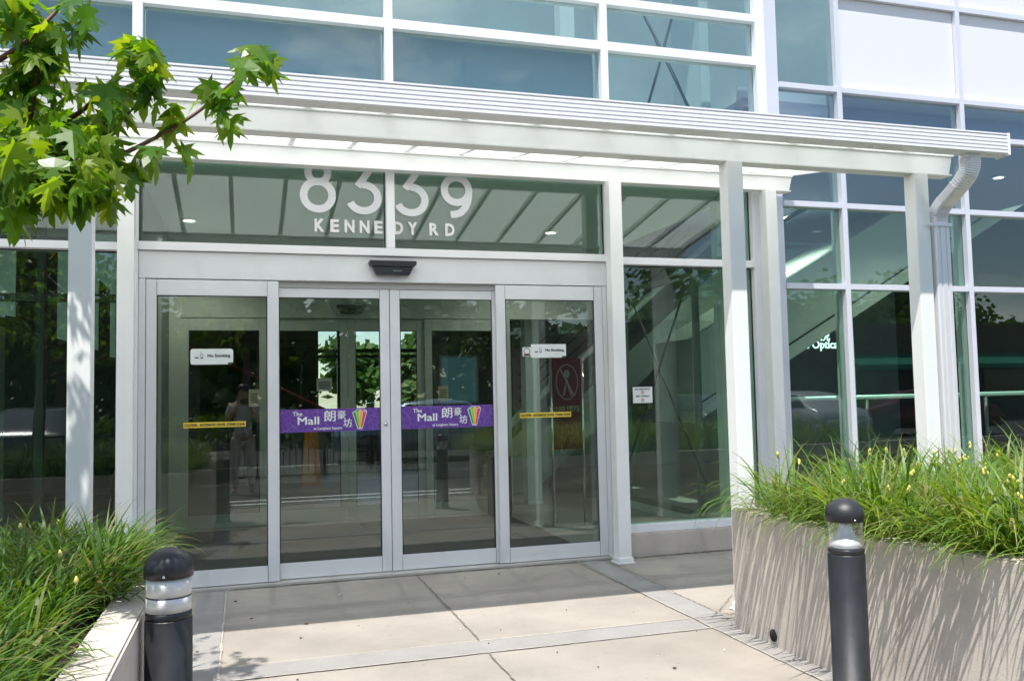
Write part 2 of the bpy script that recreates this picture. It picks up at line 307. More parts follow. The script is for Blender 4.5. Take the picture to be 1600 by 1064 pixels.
# upper storeys of the same wall
for x, w in ((-.79, .075), (1.173, .070), (3.145, .068)): part(B(x-w/2, x+w/2, -.075, .08, 3.62, 7.0), 'mullion', MUL, bev=.003)
part(B(4.73, 4.83, -.075, .10, 3.622, 7.0), 'mullion', MUL, bev=.003); part(B(-2.75, -2.68, -.075, .08, 3.62, 7.0), 'mullion', MUL); part(B(-4.75, -4.68, -.075, .08, 3.62, 7.0), 'mullion', MUL)
xs = [-4.68, -2.75, -2.68, -.8275, -.7525, 1.138, 1.208, 3.111, 3.179, 4.73]
for i in range(0, len(xs), 2):
    for z0, z1 in ((3.62, 3.70), (4.570, 4.65), (5.0, 5.072), (5.47, 5.54)): part(B(xs[i], xs[i+1], -.07, .07, z0, z1), 'mullion', MUL)
    for q, (z0, z1) in enumerate(((3.70, 4.57), (4.65, 5.0), (5.072, 5.47), (5.54, 6.9))):
        pane(xs[i], xs[i+1], z0, z1, m=GLB)
        if q == 0 and i < 8: part(B(xs[i]+.002, xs[i+1]-.002, .13, .15, z0, z1+.06), 'spandrel_panel', SHBOX)
# returns between the two wall planes
part(B(4.831, 5.06, .07, .19, 0, 7.0), 'corner_panel', MULB)
# right hand wall
YB = .10
XM = [5.06, 5.755, 7.285, 8.83, 10.4]
for x in XM[1:]: part(B(x-.028, x+.028, YB-.06, YB+.08, .0, 7.0), 'mullion', MULB, bev=.003)
for a, b_ in zip(XM[:-1], XM[1:]):
    x0 = a+(.0 if a == 5.06 else .028); x1 = b_-.028
    for zc in (2.455, 3.27, 4.065, 4.455):
        part(B(x0, x1, YB-.055, YB+.07, zc-.028, zc+.028), 'mullion', MULB, bev=.003)
    part(B(x0, x1, YB-.05, YB+.07, .25, .32), 'mullion', MULB); part(B(x0, x1, YB-.03, YB+.2, -.02, .25), 'concrete_curb', CONC)
    for z0, z1 in ((.32, 2.427), (2.483, 3.242), (3.298, 4.037), (4.093, 4.427)): pane(x0, x1, z0, z1, y=YB, m=GLB if z0 > 2.5 else GL)
    if a == 5.06: pane(x0, x1, 4.483, 7, y=YB, m=GLB)
    else:
        part(B(x0, x1, YB-.055, YB+.07, 5.435, 5.49), 'mullion', MULB)
        part(B(x0+.004, x1-.004, YB-.01, YB+.05, 4.487, 5.431), 'cladding_panel', PANEL); part(B(x0+.004, x1-.004, YB-.01, YB+.05, 5.494, 6.9), 'cladding_panel', PANEL)
# floors, ceilings and inner walls
part(B(-6.1, 11, -.06, .5, 6.95, 7.2), 'parapet', MUL)
part(B(-6, 4.69, .13, 3.7, 3.36, 3.5), 'ceiling', CEILI, 'pale vestibule ceiling')
part(B(4.83, 11, .35, 9, 4.10, 4.40), 'ceiling', mat('lilac grey ceiling', (.30, .32, .48), .8), 'lilac upper ceiling')
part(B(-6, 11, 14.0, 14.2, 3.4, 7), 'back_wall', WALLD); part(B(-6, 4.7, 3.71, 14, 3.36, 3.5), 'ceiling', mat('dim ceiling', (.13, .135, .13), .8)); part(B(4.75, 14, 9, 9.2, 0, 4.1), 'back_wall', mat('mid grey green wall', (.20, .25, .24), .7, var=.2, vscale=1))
part(B(-6, 14, 3.31, 14, 7.0, 7.1), 'roof_slab', WALLI); part(B(-6, 14, .51, 3.3, 7.02, 7.03), 'skylight', GLI); part(B(-6.2, -6, 0, 14, 0, 7), 'side_wall', WALLD); part(B(14, 14.2, .2, 14, 0, 7), 'side_wall', WALLD)  # unseen skylight, put in to bring daylight to the upper rooms
part(B(-6, 4.829, 2.4, 2.5, 3.52, 7), 'upper_back_wall', mat('upper room wall', (.30, .37, .38), .7, var=.12, vscale=1))
part(B(4.831, 10.4, 2.4, 2.5, 4.42, 7), 'upper_back_wall', mat('upper room wall', (.30, .37, .38), .7, var=.12, vscale=1))
part(B(4.831, 10.4, .45, .47, 4.41, 4.55), 'floor_edge', MULB)
struct(B(-6, 14, .13, 14, -.25, -.005).build('interior_floor', FLOORI)); struct(B(-.7, 3.05, .35, 3.2, -.004, .004).build('entrance_mat', MATTE))
for x in (5.87, 7.40, 8.95, 10.5): part(B(x-.06, x+.06, .22, .34, 0, 4.10), 'column', COLI)
part(B(3.35, 3.52, 1.6, 1.77, 3.55, 7), 'column', COLI); part(B(4.45, 4.55, .5, 1.1, 3.52, 6.9), 'column', COLI)
br = MB(); br.tube([(3.75, .45, 5.3), (4.15, .45, 4.55), (4.55, .45, 3.6)], .014); br.tube([(4.15, .45, 5.3), (3.93, .45, 4.6), (3.6, .45, 3.6)], .014); br.tube([(3.93, .45, 4.95), (4.62, .45, 3.62)], .014)
part(br, 'brace_rod', mat('dark steel', (.08, .09, .10), .5, .5))
# glazed side wall of the vestibule
sw = MB()
for y0, y1 in ((.25, .30), (1.2, 1.26), (3.06, 3.14)): sw.box(4.67, 4.73, y0, y1, .17, 2.70)
sw.box(4.66, 4.74, .13, 3.14, .10, .17); sw.box(4.66, 4.74, .13, 3.14, 2.70, 2.76); part(sw, 'inner_frame', mat('dim green grey frame', (.16, .19, .17), .5))
part(B(4.66, 4.74, .13, 3.4, 0, .10), 'inner_curb', WALLI); pane(0, 0, 0, 0) if 0 else None
part(B(4.694, 4.706, .13, 3.14, .17, 2.70), 'inner_glass', GLI)
br = MB(); br.tube([(4.64, 2.76, 2.64), (4.64, 1.0, .46)], .012); br.tube([(4.62, 1.40, 2.46), (4.62, 2.90, .59)], .012); part(br, 'brace_rod', mat('dark steel', (.08, .09, .10), .5, .5))
for x, y in ((4.58, .45), (4.5, .20)): part(B(x-.05, x+.05, y, y+.1, 0, 3.36), 'column', COLI)
part(B(3.6, 3.8, 3.9, 4.1, 0, 3.36), 'column', COLI)
# left room
lp = MB(); lp.box(-1.79, -1.72, 1.45, 1.55, 0, 3.3); lp.box(-3.8, -.95, 1.46, 1.54, 2.38, 2.45); part(lp, 'inner_frame', mat('dim dark frame', (.04, .05, .045), .5))
pnl = mat('pale green glow blind', (.30, .42, .38), .6, emit=.12)  # faint glow in the material stands in for light through the blinds
lb = MB(); lb.prism([(-1.9, 3.2), (-1.9, 2.15), (-1.50, 2.02), (-1.50, 3.2)], 'y', 3.0, 3.03); lb.prism([(-1.56, 3.2), (-1.56, 2.87), (-1.33, 2.62), (-1.33, 1.93), (-1.28, 1.92), (-1.28, 3.2)], 'y', 2.6, 2.63); lb.prism([(-2.9, 3.2), (-2.9, 2.45), (-2.3, 2.38), (-2.3, 3.2)], 'y', 3.0, 3.03)
part(lb, 'window_blind', pnl, 'pale green blinds in the left room')
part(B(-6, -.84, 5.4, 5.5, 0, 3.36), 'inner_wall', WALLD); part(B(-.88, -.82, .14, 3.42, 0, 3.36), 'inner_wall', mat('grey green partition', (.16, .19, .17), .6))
part(B(-2.6, -2.2, 1.6, 2.2, 0, 2.2), 'inner_wall', WALLI)
# inner door wall
IY = 3.42
iw = MB(); iw.box(-.82, 4.66, IY, IY+.12, 2.42, 3.36); iw.box(-.82, -.70, IY, IY+.12, 0, 2.42); iw.box(3.12, 3.25, IY, IY+.12, 0, 2.42); part(iw, 'inner_door_header', mat('inner aluminium', (.40, .43, .39), .5, .1))
part(B(3.25, 4.66, IY+.05, IY+.06, .1, 2.42), 'inner_glass', GLI)
# far wall with tall windows to the other side of the building
fw = MB(); fw.box(-6, 1.6, 12.9, 13.0, 0, 3.4); fw.box(4.35, 11, 12.9, 13.0, 0, 3.4); fw.box(1.6, 4.35, 12.9, 13, 0, 1.15); fw.box(1.6, 4.35, 12.9, 13, 3.0, 3.4)
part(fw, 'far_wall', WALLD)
ff = MB(); ff.box(1.6, 4.35, 12.88, 13.02, 2.50, 2.58); ff.box(1.6, 4.35, 12.88, 13.02, 2.38, 2.44)
for x in (3.95, 2.05): ff.box(x-.03, x+.03, 12.87, 13.03, 1.15, 3.0)
part(ff, 'far_window_frame', mat('dark frame', (.03, .04, .04), .5))
# ceiling pot lights
for i, (x, y, z) in enumerate(((3.45, 2.35, 3.36), (-.55, 2.4, 3.36), (9.2, 1.45, 4.10), (7.2, 3.4, 4.10), (2.5, 6, 3.36), (.5, 6, 3.36), (2.5, 9, 3.36))):
    o = thing('ceiling_light', ['small round ceiling light glowing behind the right transom glass', 'small round ceiling light glowing behind the left transom glass', 'small round ceiling light high behind the right wall of glass', 'unseen round ceiling light added for brightness deep behind the right wall of glass', 'corridor ceiling light nearer the inner doors on the right', 'corridor ceiling light nearer the inner doors on the left', 'corridor ceiling light farthest from the doors'][i], 'ceiling light', (x, y, z-.02), 'round ceiling lights')
    MB().lathe([(.07, 0), (.085, .004), (.085, .018)], (x, y, z-.02), 20).build('trim_ring', WHITE, o); MB().lathe([(.06, -.004), (.06, -.001)], (x, y, z-.02), 20).build('lamp_lens', LIT, o)
    lp_ = bpy.data.lights.new('lamp_light', 'SPOT'); lp_.energy = (34, 34, 90, 130, 24, 24, 24)[i]; lp_.spot_size = radians(150); lp_.spot_blend = .6; lp_.color = (1, .95, .86); lp_.shadow_soft_size = .06  # deep right spot is added to brighten the rooms behind the glass
    lo_ = bpy.data.objects.new('lamp_light', lp_); COL.objects.link(lo_); lo_.parent = o; lo_.location = (0, 0, -.12)

# ================================================================== SLIDING DOORS
def door(x0, x1, y0, y1, zt, label, glx, group, mtl=ALU, z0=.03, gz=(.155, 2.275), name='sliding_door', g=GLD):
    o = thing(name, label, 'door', ((x0+x1)/2, (y0+y1)/2, z0), group)
    m = MB(); m.box(x0, glx[0], y0, y1, z0, zt); m.box(glx[1], x1, y0, y1, z0, zt); m.box(glx[0], glx[1], y0+.002, y1-.002, z0, gz[0]); m.box(glx[0], glx[1], y0+.002, y1-.002, gz[1], zt)
    m.build('frame', mtl, o, bev=.002)
    B(glx[0], glx[1], (y0+y1)/2-.005, (y0+y1)/2+.005, *gz).build('glass', g, o)
    sm = MB()
    for xx in (glx[0]-.0008, glx[1]-.0008):
        for za, zb_ in ((z0+.004, gz[0]-.004), (gz[1]+.004, zt-.004)): sm.box(xx, xx+.0016, y0-.0006, y0+.004, za, zb_)
    sm.build('seam', JOINTD, o)
    q = MB(); e = .008; yy = y0+.004
    q.box(glx[0], glx[0]+e, yy, yy+.008, *gz); q.box(glx[1]-e, glx[1], yy, yy+.008, *gz); q.box(glx[0]+e, glx[1]-e, yy, yy+.008, gz[1]-e, gz[1]); q.box(glx[0]+e, glx[1]-e, yy, yy+.008, gz[0], gz[0]+.004)
    q.build('gasket', GASK, o); return o
G1 = 'outer glass door panels'
d1 = door(-.72, .265, -.052, -.010, 2.398, 'glass door panel at the left end, with a no smoking sticker and yellow caution tape', (-.645, .178), G1)
d4 = door(2.075, 3.062, -.052, -.010, 2.398, 'glass door panel at the right end, next to the narrow white post', (2.158, 2.985), G1)
d2 = door(.20, 1.160, -.002, .04, 2.350, 'left of the two middle door panels, with a purple banner and the round lock', (.268, 1.082), G1)
d3 = door(1.166, 2.12, -.002, .04, 2.350, 'right of the two middle door panels, with a purple banner and no lock', (1.248, 2.052), G1)
lk = MB(); lk.lathe([(.016, 0), (.016, .006), (.011, .009), (.011, .010)], (0, 0, 0), 20)
lo = lk.build('lock', mat('bright steel', (.7, .7, .7), .25, .8)); lo.parent = d2; lo.location = (1.12-.68, -.0215, 1.232-.03); lo.rotation_euler = (radians(90), 0, 0)
# small clear bright line of the top seals
IN = mat('inner door aluminium', (.40, .43, .39), .45, .15); G2 = 'inner glass door panels'
for i, (a, b_) in enumerate(((-.70, .26), (.262, 1.20), (1.204, 2.14), (2.142, 3.12))):
    door(a, b_, IY+(.0 if i in (0, 3) else .04), IY+(.03 if i in (0, 3) else .07), 2.41, ['inner door panel behind the left end panel, at the back of the vestibule', 'inner door panel left of the inner middle seam', 'inner door panel right of the inner middle seam', 'inner door panel behind the right end panel, at the back of the vestibule'][i], (a+.09, b_-.09), G2, IN, .0, (.16, 2.27), 'inner_door', GLI)
# motion sensors
def sensor(x, y, z, s, label):
    o = thing('motion_sensor', label, 'motion sensor', (x, y, z))
    m = MB(); m.prism([(x-.195*s, z+.062*s), (x+.195*s, z+.062*s), (x+.195*s, z+.035*s), (x+.172*s, z+.012*s), (x-.172*s, z+.012*s), (x-.195*s, z+.035*s)], 'y', y-.085*s, y)
    m.build('housing', BLACKM, o, bev=.004)
    m = MB(); m.prism([(x-.168*s, z+.010*s), (x+.168*s, z+.010*s), (x+.135*s, z-.055*s), (x-.135*s, z-.055*s)], 'y', y-.07*s, y); m.build('lens_cover', mat('glossy black', (.012, .012, .014), .12), o, bev=.003)
    B(x+.0*s, x+.07*s, y-.0725*s, y-.0705*s, z-.022*s, z-.018*s).build('badge', mat('grey print', (.3, .3, .3), .5), o)
sensor(1.178, -.058, 2.512, 1, 'black door sensor on the header over the middle of the doors')
sensor(1.24, IY-.002, 2.52, .9, 'black door sensor on the inner door header, seen through the glass')

# ================================================================== SIGNS, STICKERS
def no_smoking(x0, x1, z0, z1, label, r=True):
    y = -.040; o = thing('no_smoking_sticker', label, 'sticker', ((x0+x1)/2, y, z0))
    w = x1-x0; h = z1-z0; rr = .02 if r else .002
    pts = []
    for cx, cz, a in ((x1-rr, z1-rr, 0), (x0+rr, z1-rr, 90), (x0+rr, z0+rr, 180), (x1-rr, z0+rr, 270)):
        pts += [(cx+rr*cos(radians(a+t)), cz+rr*sin(radians(a+t))) for t in (0, 30, 60, 90)]
    MB().prism(pts, 'y', y, y+.002).build('backing', SIGNW, o)
    text('No Smoking', x0+w*.40, y-.001, z0+h*.54, .044, INK, o, 'lettering', 'LEFT', width=w*.53, fit=h*.24, dup=.0009, deep=.0005)
    ic = MB(); ic.box(x0+w*.10, x0+w*.19, y-.0015, y-.0005, z0+h*.40, z0+h*.47); ic.box(x0+w*.24, x0+w*.29, y-.0015, y-.0005, z0+h*.38, z0+h*.46)
    ic.ribbon([(x0+w*.25, z0+h*.5), (x0+w*.22, z0+h*.6), (x0+w*.26, z0+h*.7), (x0+w*.24, z0+h*.78)], .003, y-.0015, y-.0005); ic.ribbon([(x0+w*.29, z0+h*.48), (x0+w*.30, z0+h*.58), (x0+w*.28, z0+h*.68)], .003, y-.0015, y-.0005)
    ic.box(x1-w*.12, x1-.001, y-.0015, y-.0005, z0+.001, z0+h*.12); ic.build('pictogram', INK, o); return o
no_smoking(-.40, -.083, 1.735, 1.858, 'white no smoking sticker with rounded corners on the left end door panel')
n2 = no_smoking(2.390, 2.713, 1.768, 1.886, 'white square cornered no smoking sticker on the right end door panel', False)
o = thing('round_sticker', 'small square sticker with a dark ring, left of the no smoking sticker', 'sticker', (2.35, -.038, 1.785))
B(2.312, 2.388, -.038, -.036, 1.782, 1.86).build('backing', SIGNW, o)
m = MB(); m.ribbon([(2.35+.026*cos(t*pi/12), 1.826+.026*sin(t*pi/12)) for t in range(25)], .006, -.0395, -.0385); m.box(2.322, 2.38, -.0395, -.0385, 1.786, 1.80); m.build('emblem', mat('maroon ink', (.12, .02, .04), .6), o)
def caution(x0, x1, z0, z1, txt, label):
    o = thing('caution_tape', label, 'sticker', ((x0+x1)/2, -.04, z0)); B(x0, x1, -.040, -.038, z0, z1).build('backing', YEL, o)
    text(txt, (x0+x1)/2, -.0412, (z0+z1)/2, .034, INK, o, 'lettering', width=(x1-x0)*.97, fit=(z1-z0)*.5, dup=.0006, deep=.0004)
caution(-.449, .011, 1.245, 1.287, 'CAUTION - AUTOMATIC DOOR  STAND CLEAR', 'yellow caution tape across the glass of the left end door panel')
caution(2.273, 2.746, 1.249, 1.292, 'CAUTION - AUTOMATIC DOOR  STAND CLEAR', 'yellow caution tape across the glass of the right end door panel')
def banner(x0, x1, z0, z1, label):
    y = .008; o = thing('door_banner', label, 'banner', ((x0+x1)/2, y, z0), 'purple banners on the middle doors'); w = x1-x0; h = z1-z0
    B(x0, x1, y, y+.002, z0, z1).build('backing', PURP, o)
    text('The', x0+w*.128, y-.001, z0+h*.80, .052, LETW, o, 'lettering', 'LEFT', width=w*.092, fit=.034, dup=.0009, deep=.0004)
    text('Mall', x0+w*.177, y-.001, z0+h*.49, .085, LETW, o, 'lettering', 'LEFT', width=w*.206, fit=.062, dup=.0018, deep=.0004)
    text('at Langham Square', x0+w*.333, y-.001, z0+h*.13, .03, LETW, o, 'lettering', 'LEFT', width=w*.277, dup=.0006, deep=.0004)
    text('朗', x0+w*.490, y-.001, z0+h*.68, .098, LETW, o, 'lettering', width=w*.113, fit=.088, dup=.0014, deep=.0004)
    text('豪', x0+w*.607, y-.001, z0+h*.72, .070, LETW, o, 'lettering', width=w*.080, fit=.068, dup=.0010, deep=.0004)
    text('坊', x0+w*.667, y-.001, z0+h*.36, .075, LETW, o, 'lettering', width=w*.085, fit=.070, dup=.0010, deep=.0004)
    e = MB(); cx = x0+w*.79; bz = z0+h*.10; tz = z0+h*.88
    e.prism([(cx-.062, tz-.012), (cx-.02, tz+.012), (cx+.045, tz+.01), (cx+.060, tz-.008), (cx+.020, bz-.004), (cx-.020, bz-.004)], 'y', y-.0012, y-.0004, 0)
    tops = [(-.056, -.034), (-.030, -.008), (-.004, .022), (.026, .054)]
    for i, (a, b_) in enumerate(tops):
        e.prism([(cx+a, tz-.012+.006*(i in (1, 2))), (cx+b_, tz-.008+.006*(i in (1, 2))), (cx+b_*.3+.002, bz+.004), (cx+a*.3, bz+.004)], 'y', y-.0022, y-.0014, i+1)
    e.prism([(cx-.040, tz-.002), (cx-.012, tz+.008), (cx+.008, tz+.005), (cx-.018, tz-.006)], 'y', y-.0032, y-.0024, 1); e.prism([(cx+.006, tz+.006), (cx+.034, tz+.007), (cx+.052, tz-.004), (cx+.02, tz-.006)], 'y', y-.0032, y-.0024, 4)
    e.build('emblem', [LETW, mat('green ink', (.02, .30, .06), .5), mat('light green ink', (.35, .55, .08), .5), mat('amber ink', (.85, .45, .04), .5), mat('rose ink', (.65, .05, .16), .5)], o)
banner(.269, 1.080, 1.184, 1.368, 'purple banner with white lettering on the middle door panel that has the lock')
banner(1.250, 2.050, 1.184, 1.372, 'purple banner with white lettering on the middle door panel right of the centre seam')
# street number and name on the transom glass
o = thing('street_number_sign', 'large grey numbers 8339 with KENNEDY RD in white on the transom glass', 'sign', (1.16, -.006, 2.75))
ST = .062; y0, y1 = -.008, -.003
def arc(cx, cz, rx, rz, a0, a1, n=24): return [(cx+rx*cos(radians(a0+(a1-a0)*i/n)), cz+rz*sin(radians(a0+(a1-a0)*i/n))) for i in range(n+1)]
g = MB(); zb = 2.975; R = .115
g.ribbon(arc(.583, zb+R+ST/2, R, R, 0, 360, 40), ST, y0, y1); g.ribbon(arc(.583, zb+2*R+ST/2+.075, .080, .080, 0, 360, 36), ST*.95, y0-.0005, y1-.0005); g.build('numeral', LETG, o)
for cx in (.962, 1.362):
    g = MB(); r = .110; cz = zb+r+ST/2
    p = arc(cx, cz, r+.005, r, 205, 440-360+360, 30)
    g.ribbon(arc(cx-.005, cz, r+.01, r, 203, 455, 34), ST, y0, y1)
    g.ribbon([(cx-.055, cz+r-.018), (cx+.055, cz+r+.14)], ST*.95, y0-.0005, y1-.0005); g.ribbon([(cx-.12, cz+r+.165), (cx+.11, cz+r+.165)], ST, y0-.001, y1-.001); g.build('numeral', LETG, o)
g = MB(); g.ribbon(arc(1.755, zb+.245, .108, .108, 0, 360, 40), ST, y0, y1); g.ribbon([(1.863, zb+.245), (1.862, zb+.20), (1.852, zb+.145), (1.83, zb+.095), (1.79, zb+.052), (1.745, zb+.034), (1.70, zb+.029)], ST, y0-.0005, y1-.0005); g.build('numeral', LETG, o)
for ch, cx in zip('KENNEDYRD', (.595, .717, .838, .962, 1.078, 1.245, 1.366, 1.552, 1.690)):
    text(ch, cx, y0, 2.872, .150, LETW, o, 'letter', width=.082 if ch not in 'E' else .070, fit=.108, bold=.006, deep=.002)
# notices
def notice(x0, x1, y, z0, z1, lines, label, m=SIGNW, rim=True, im=INK):
    o = thing('notice', label, 'notice', ((x0+x1)/2, y, z0), 'paper notices on the glass'); B(x0, x1, y, y+.002, z0, z1).build('paper', m, o)
    if rim:
        f = MB(); e = .008
        f.box(x0-e, x1+e, y-.001, y+.003, z1, z1+e); f.box(x0-e, x1+e, y-.001, y+.003, z0-e, z0); f.box(x0-e, x0, y-.001, y+.003, z0, z1); f.box(x1, x1+e, y-.001, y+.003, z0, z1); f.build('border', BLACKM, o)
    for i, (t_, fz, hh) in enumerate(lines):
        if t_: text(t_, (x0+x1)/2, y-.0012, z0+(z1-z0)*fz, hh, im, o, 'lettering', bold=.0002, deep=.0004)
    q = MB()
    for fz in ((.66, .18) if rim else (.72, .6, .48, .36, .24)):
        if rim: q.ribbon(arc((x0+x1)/2, z0+(z1-z0)*fz, .014, .014, 0, 360, 14), .004, y-.0014, y-.0006); q.ribbon([((x0+x1)/2-.01, z0+(z1-z0)*fz+.01), ((x0+x1)/2+.01, z0+(z1-z0)*fz-.01)], .004, y-.0018, y-.0008)
        else: q.box(x0+.02, x1-.02, y-.0014, y-.0006, z0+(z1-z0)*fz-.004, z0+(z1-z0)*fz+.004)
    q.build('pictogram' if rim else 'print_lines', RED if rim else INK, o)
notice(3.358, 3.552, -.006, 1.352, 1.498, [('NO SMOKING', .86, .024), ('NO VAPING', .42, .024)], 'white no smoking and no vaping notice with black border, on glass right of the doors')
notice(.83, 1.01, IY+.03, 1.545, 1.70, [], 'pale notice on the inner door, left of the inner centre seam', mat('pale sign', (.45, .47, .45), .6), False)
notice(2.30, 2.43, IY-.006, 1.40, 1.58, [], 'beige notice on the inner door, right of the inner centre seam', mat('beige sign', (.45, .42, .30), .6), False)
notice(.05, .17, IY-.006, 1.38, 1.58, [], 'beige notice on the inner door behind the left end panel', mat('beige sign', (.45, .42, .30), .6), False)
o = thing('notice', 'small white sticker on the glass at the edge of the narrow white post', 'notice', (3.215, -.006, 1.52)); B(3.20, 3.235, -.006, -.004, 1.50, 1.61).build('paper', SIGNW, o); B(3.208, 3.222, -.0075, -.0065, 1.53, 1.58).build('print_lines', INK, o)
bb = mat('teal shop poster', (.10, .22, .25), .6, emit=.15)
o = thing('shop_poster', 'teal poster on a dark wall deep inside the corridor', 'poster', (3.2, 8, 1.3)); B(3.35, 4.0, 8.0, 8.03, 1.35, 2.15).build('backing', bb, o); B(3.31, 4.04, 8.005, 8.04, 1.31, 2.19).build('border', mat('poster rim', (.2, .25, .26), .5), o)
MB().box(3.1, 4.69, 8.05, 8.15, 0, 3.3).build('inner_wall', WALLD, bld)
# shop name deep inside on the right
o = thing('shop_sign', 'glowing white shop lettering ending in Optical, inside behind the right wall of glass', 'sign', (7.6, 5.9, 1.9))
LE = mat('white lit letters', (.8, 1, .98), .5, emit=1.2)
p = px(1285, 540, 5.9); text('e Optical', p.x, 5.9, p.z, .20, LE, o, 'lettering', width=.72, bold=.004, deep=.004)
p = px(1288, 527, 5.9); text('視', p.x, 5.9, p.z+.03, .24, LE, o, 'lettering', bold=.003, deep=.004)

# ================================================================== INTERIOR OBJECTS
# escalator behind right facade: sloping soffit rising to the right
es = thing('escalator', 'pale escalator side rising to the right behind the right wall of glass', 'escalator', (7.5, 3, 0))
A_ = px(1215, 575, 3.2); B_ = px(1450, 419, 3.2); C_ = px(1215, 448, 3.2); D2 = px(1330, 372, 3.2)
sl = (B_.z-A_.z)/(B_.x-A_.x); x0, x1 = A_.x-1.3, A_.x+6.2
zl = lambda x: A_.z+sl*(x-A_.x); off = C_.z-A_.z
MB().prism([(x0, zl(x0)), (x1, zl(x1)), (x1, zl(x1)+off), (x0, zl(x0)+off)], 'y', 3.2, 4.3).build('side_panel', mat('pale soffit', (.46, .52, .47), .6, var=.03), es)
MB().prism([(x0, zl(x0)+off*.18), (x1, zl(x1)+off*.18), (x1, zl(x1)+off*.20), (x0, zl(x0)+off*.20)], 'y', 3.18, 3.199).build('groove', BLACKM, es)
MB().prism([(x0, zl(x0)+off+.01), (x1, zl(x1)+off+.01), (x1, zl(x1)+off+.75), (x0, zl(x0)+off+.75)], 'y', 3.3, 3.32).build('glass_balustrade', GLI, es)
MB().tube([(x0, 3.31, zl(x0)+off+.8), (x1, 3.31, zl(x1)+off+.8)], .04).build('handrail', BLACKM, es)
o = thing('guard_rail', 'pale horizontal guard rail along the inside of the right wall of glass', 'rail', (7, .65, 0))
MB().tube([(4.8, .65, 1.345), (12, .65, 1.36)], .024, 10).build('rail', mat('pale rail', (.6, .7, .68), .4, .3), o)
for x in (6.4, 8.0, 9.6): MB().tube([(x, .65, 0), (x, .65, 1.33)], .02, 8).build('post', mat('dark rail post', (.1, .12, .12), .4, .3), o)
# pet sign stand
o = thing('pet_sign_stand', 'maroon NO PETS floor sign on chrome posts behind the right end door panel', 'sign', (3.36, 1.75, 0))
CH = mat('chrome', (.7, .7, .7), .15, 1)
for x in (3.20, 3.56): MB().tube([(x, 1.75, .04), (x, 1.75, 1.86)], .016, 12).build('post', CH, o)
B(3.02, 3.76, 1.60, 1.90, 0, .035).build('base', CH, o, bev=.008)
B(3.218, 3.542, 1.742, 1.758, .85, 1.84).build('sign_panel', mat('maroon panel', (.13, .012, .03), .4), o)
e = MB(); e.ribbon(arc(3.38, 1.58, .125, .19, 0, 360, 36), .012, 1.737, 1.7405); e.ribbon([(3.30, 1.73), (3.46, 1.43)], .016, 1.736, 1.7395)
e.ribbon([(3.335, 1.43), (3.36, 1.52), (3.38, 1.62), (3.40, 1.52), (3.43, 1.43)], .02, 1.738, 1.7412); e.ribbon(arc(3.38, 1.67, .02, .028, 0, 360, 12), .03, 1.738, 1.7412); e.build('emblem', mat('dim white print', (.30, .24, .24), .5), o)
text('NO PETS', 3.38, 1.740, 1.29, .075, mat('dim white print', (.30, .24, .24), .5), o, 'lettering', width=.27, bold=.001)
# waste bin, wet floor sign, bench
o = thing('waste_bin', 'dark waste bin standing inside between the inner doors and the right end panel', 'bin', (2.95, 3.0, 0))
B(2.83, 3.07, 2.88, 3.12, 0, .72).build('body', BLACKM, o, bev=.01); B(2.82, 3.08, 2.87, 3.13, .72, .78).build('lid', mat('steel lid', (.4, .4, .4), .3, .7), o, bev=.01)
o = thing('wet_floor_sign', 'orange wet floor sign standing in the corridor behind the inner doors', 'sign', (1.35, 9, 0))
p = px(487, 715, 8.0)
MB().prism([(p.x-.16, 0), (p.x+.16, 0), (p.x+.10, .9), (p.x-.10, .9)], 'y', 8.0, 8.02).build('front_board', mat('orange board', (.5, .2, .02), .5), o); MB().prism([(p.x-.16, 0), (p.x+.16, 0), (p.x+.10, .9), (p.x-.10, .9)], 'y', 8.25, 8.27).build('rear_board', mat('orange board', (.5, .2, .02), .5), o)
o = thing('bench', 'dark metal bench with curved armrest in the room left of the doors', 'bench', (-1.4, 3.4, 0))
BM = mat('dark bench metal', (.03, .035, .035), .4, .4)
B(-2.9, -1.35, 3.2, 3.65, .42, .46).build('seat', BM, o); B(-2.9, -1.35, 3.62, 3.66, .5, .85).build('backrest', BM, o)
for x in (-1.38, -2.85): MB().tube([(x, 3.6, 0), (x, 3.62, .68), (x, 3.4, .72), (x, 3.22, .68), (x, 3.18, .55), (x, 3.22, .44), (x, 3.2, 0)], .02, 8).build('armrest', BM, o)
# column of shelves / dark stair diagonals in the corridor
o = thing('staircase', 'dark staircase with red handrail inside the corridor left of the inner seam', 'staircase', (.4, 9, 0))
st = MB(); st.prism([(-2.2, 2.6), (-2.2, 2.3), (1.9, .2), (1.9, .55)], 'y', 9, 9.1); st.build('stringer', mat('dark stringer', (.08, .10, .09), .5), o)
MB().tube([(-2.2, 8.95, 3.1), (1.9, 8.95, 1.0)], .03, 8).build('handrail', mat('red rail', (.22, .03, .03), .4), o)
for i in range(14): x = -2.1+i*.29; B(x, x+.3, 9.1, 10.2, 2.45-i*.149-.04, 2.45-i*.149).build('step', WALLD, o)
for i, (x, z) in enumerate(((3.9, 1.0),)):
    o = thing('escalator', 'escalator newel and dark glass side behind the right end door panel', 'escalator', (4.2, 5.2, 0)); y = 5.2
    MB().prism([(3.6, 0), (4.1, 0), (7.8, 3.3), (7.2, 3.3), (3.6, .35)], 'y', y, y+1.0).build('side_panel', mat('dim green grey', (.2, .25, .23), .5), o)
    MB().tube([(3.75, y, .3), (3.62, y, .6), (3.66, y, .9), (3.9, y, 1.15), (7.6, y, 4.2)], .05, 10).build('handrail', mat('pale handrail', (.4, .44, .42), .4), o)
    for kk in range(4): MB().tube([(4.0, y+.3, 1.35+kk*.2), (7.0, y+.3, 3.85+kk*.2)], .012, 6).build('rail', BLACKM, o)

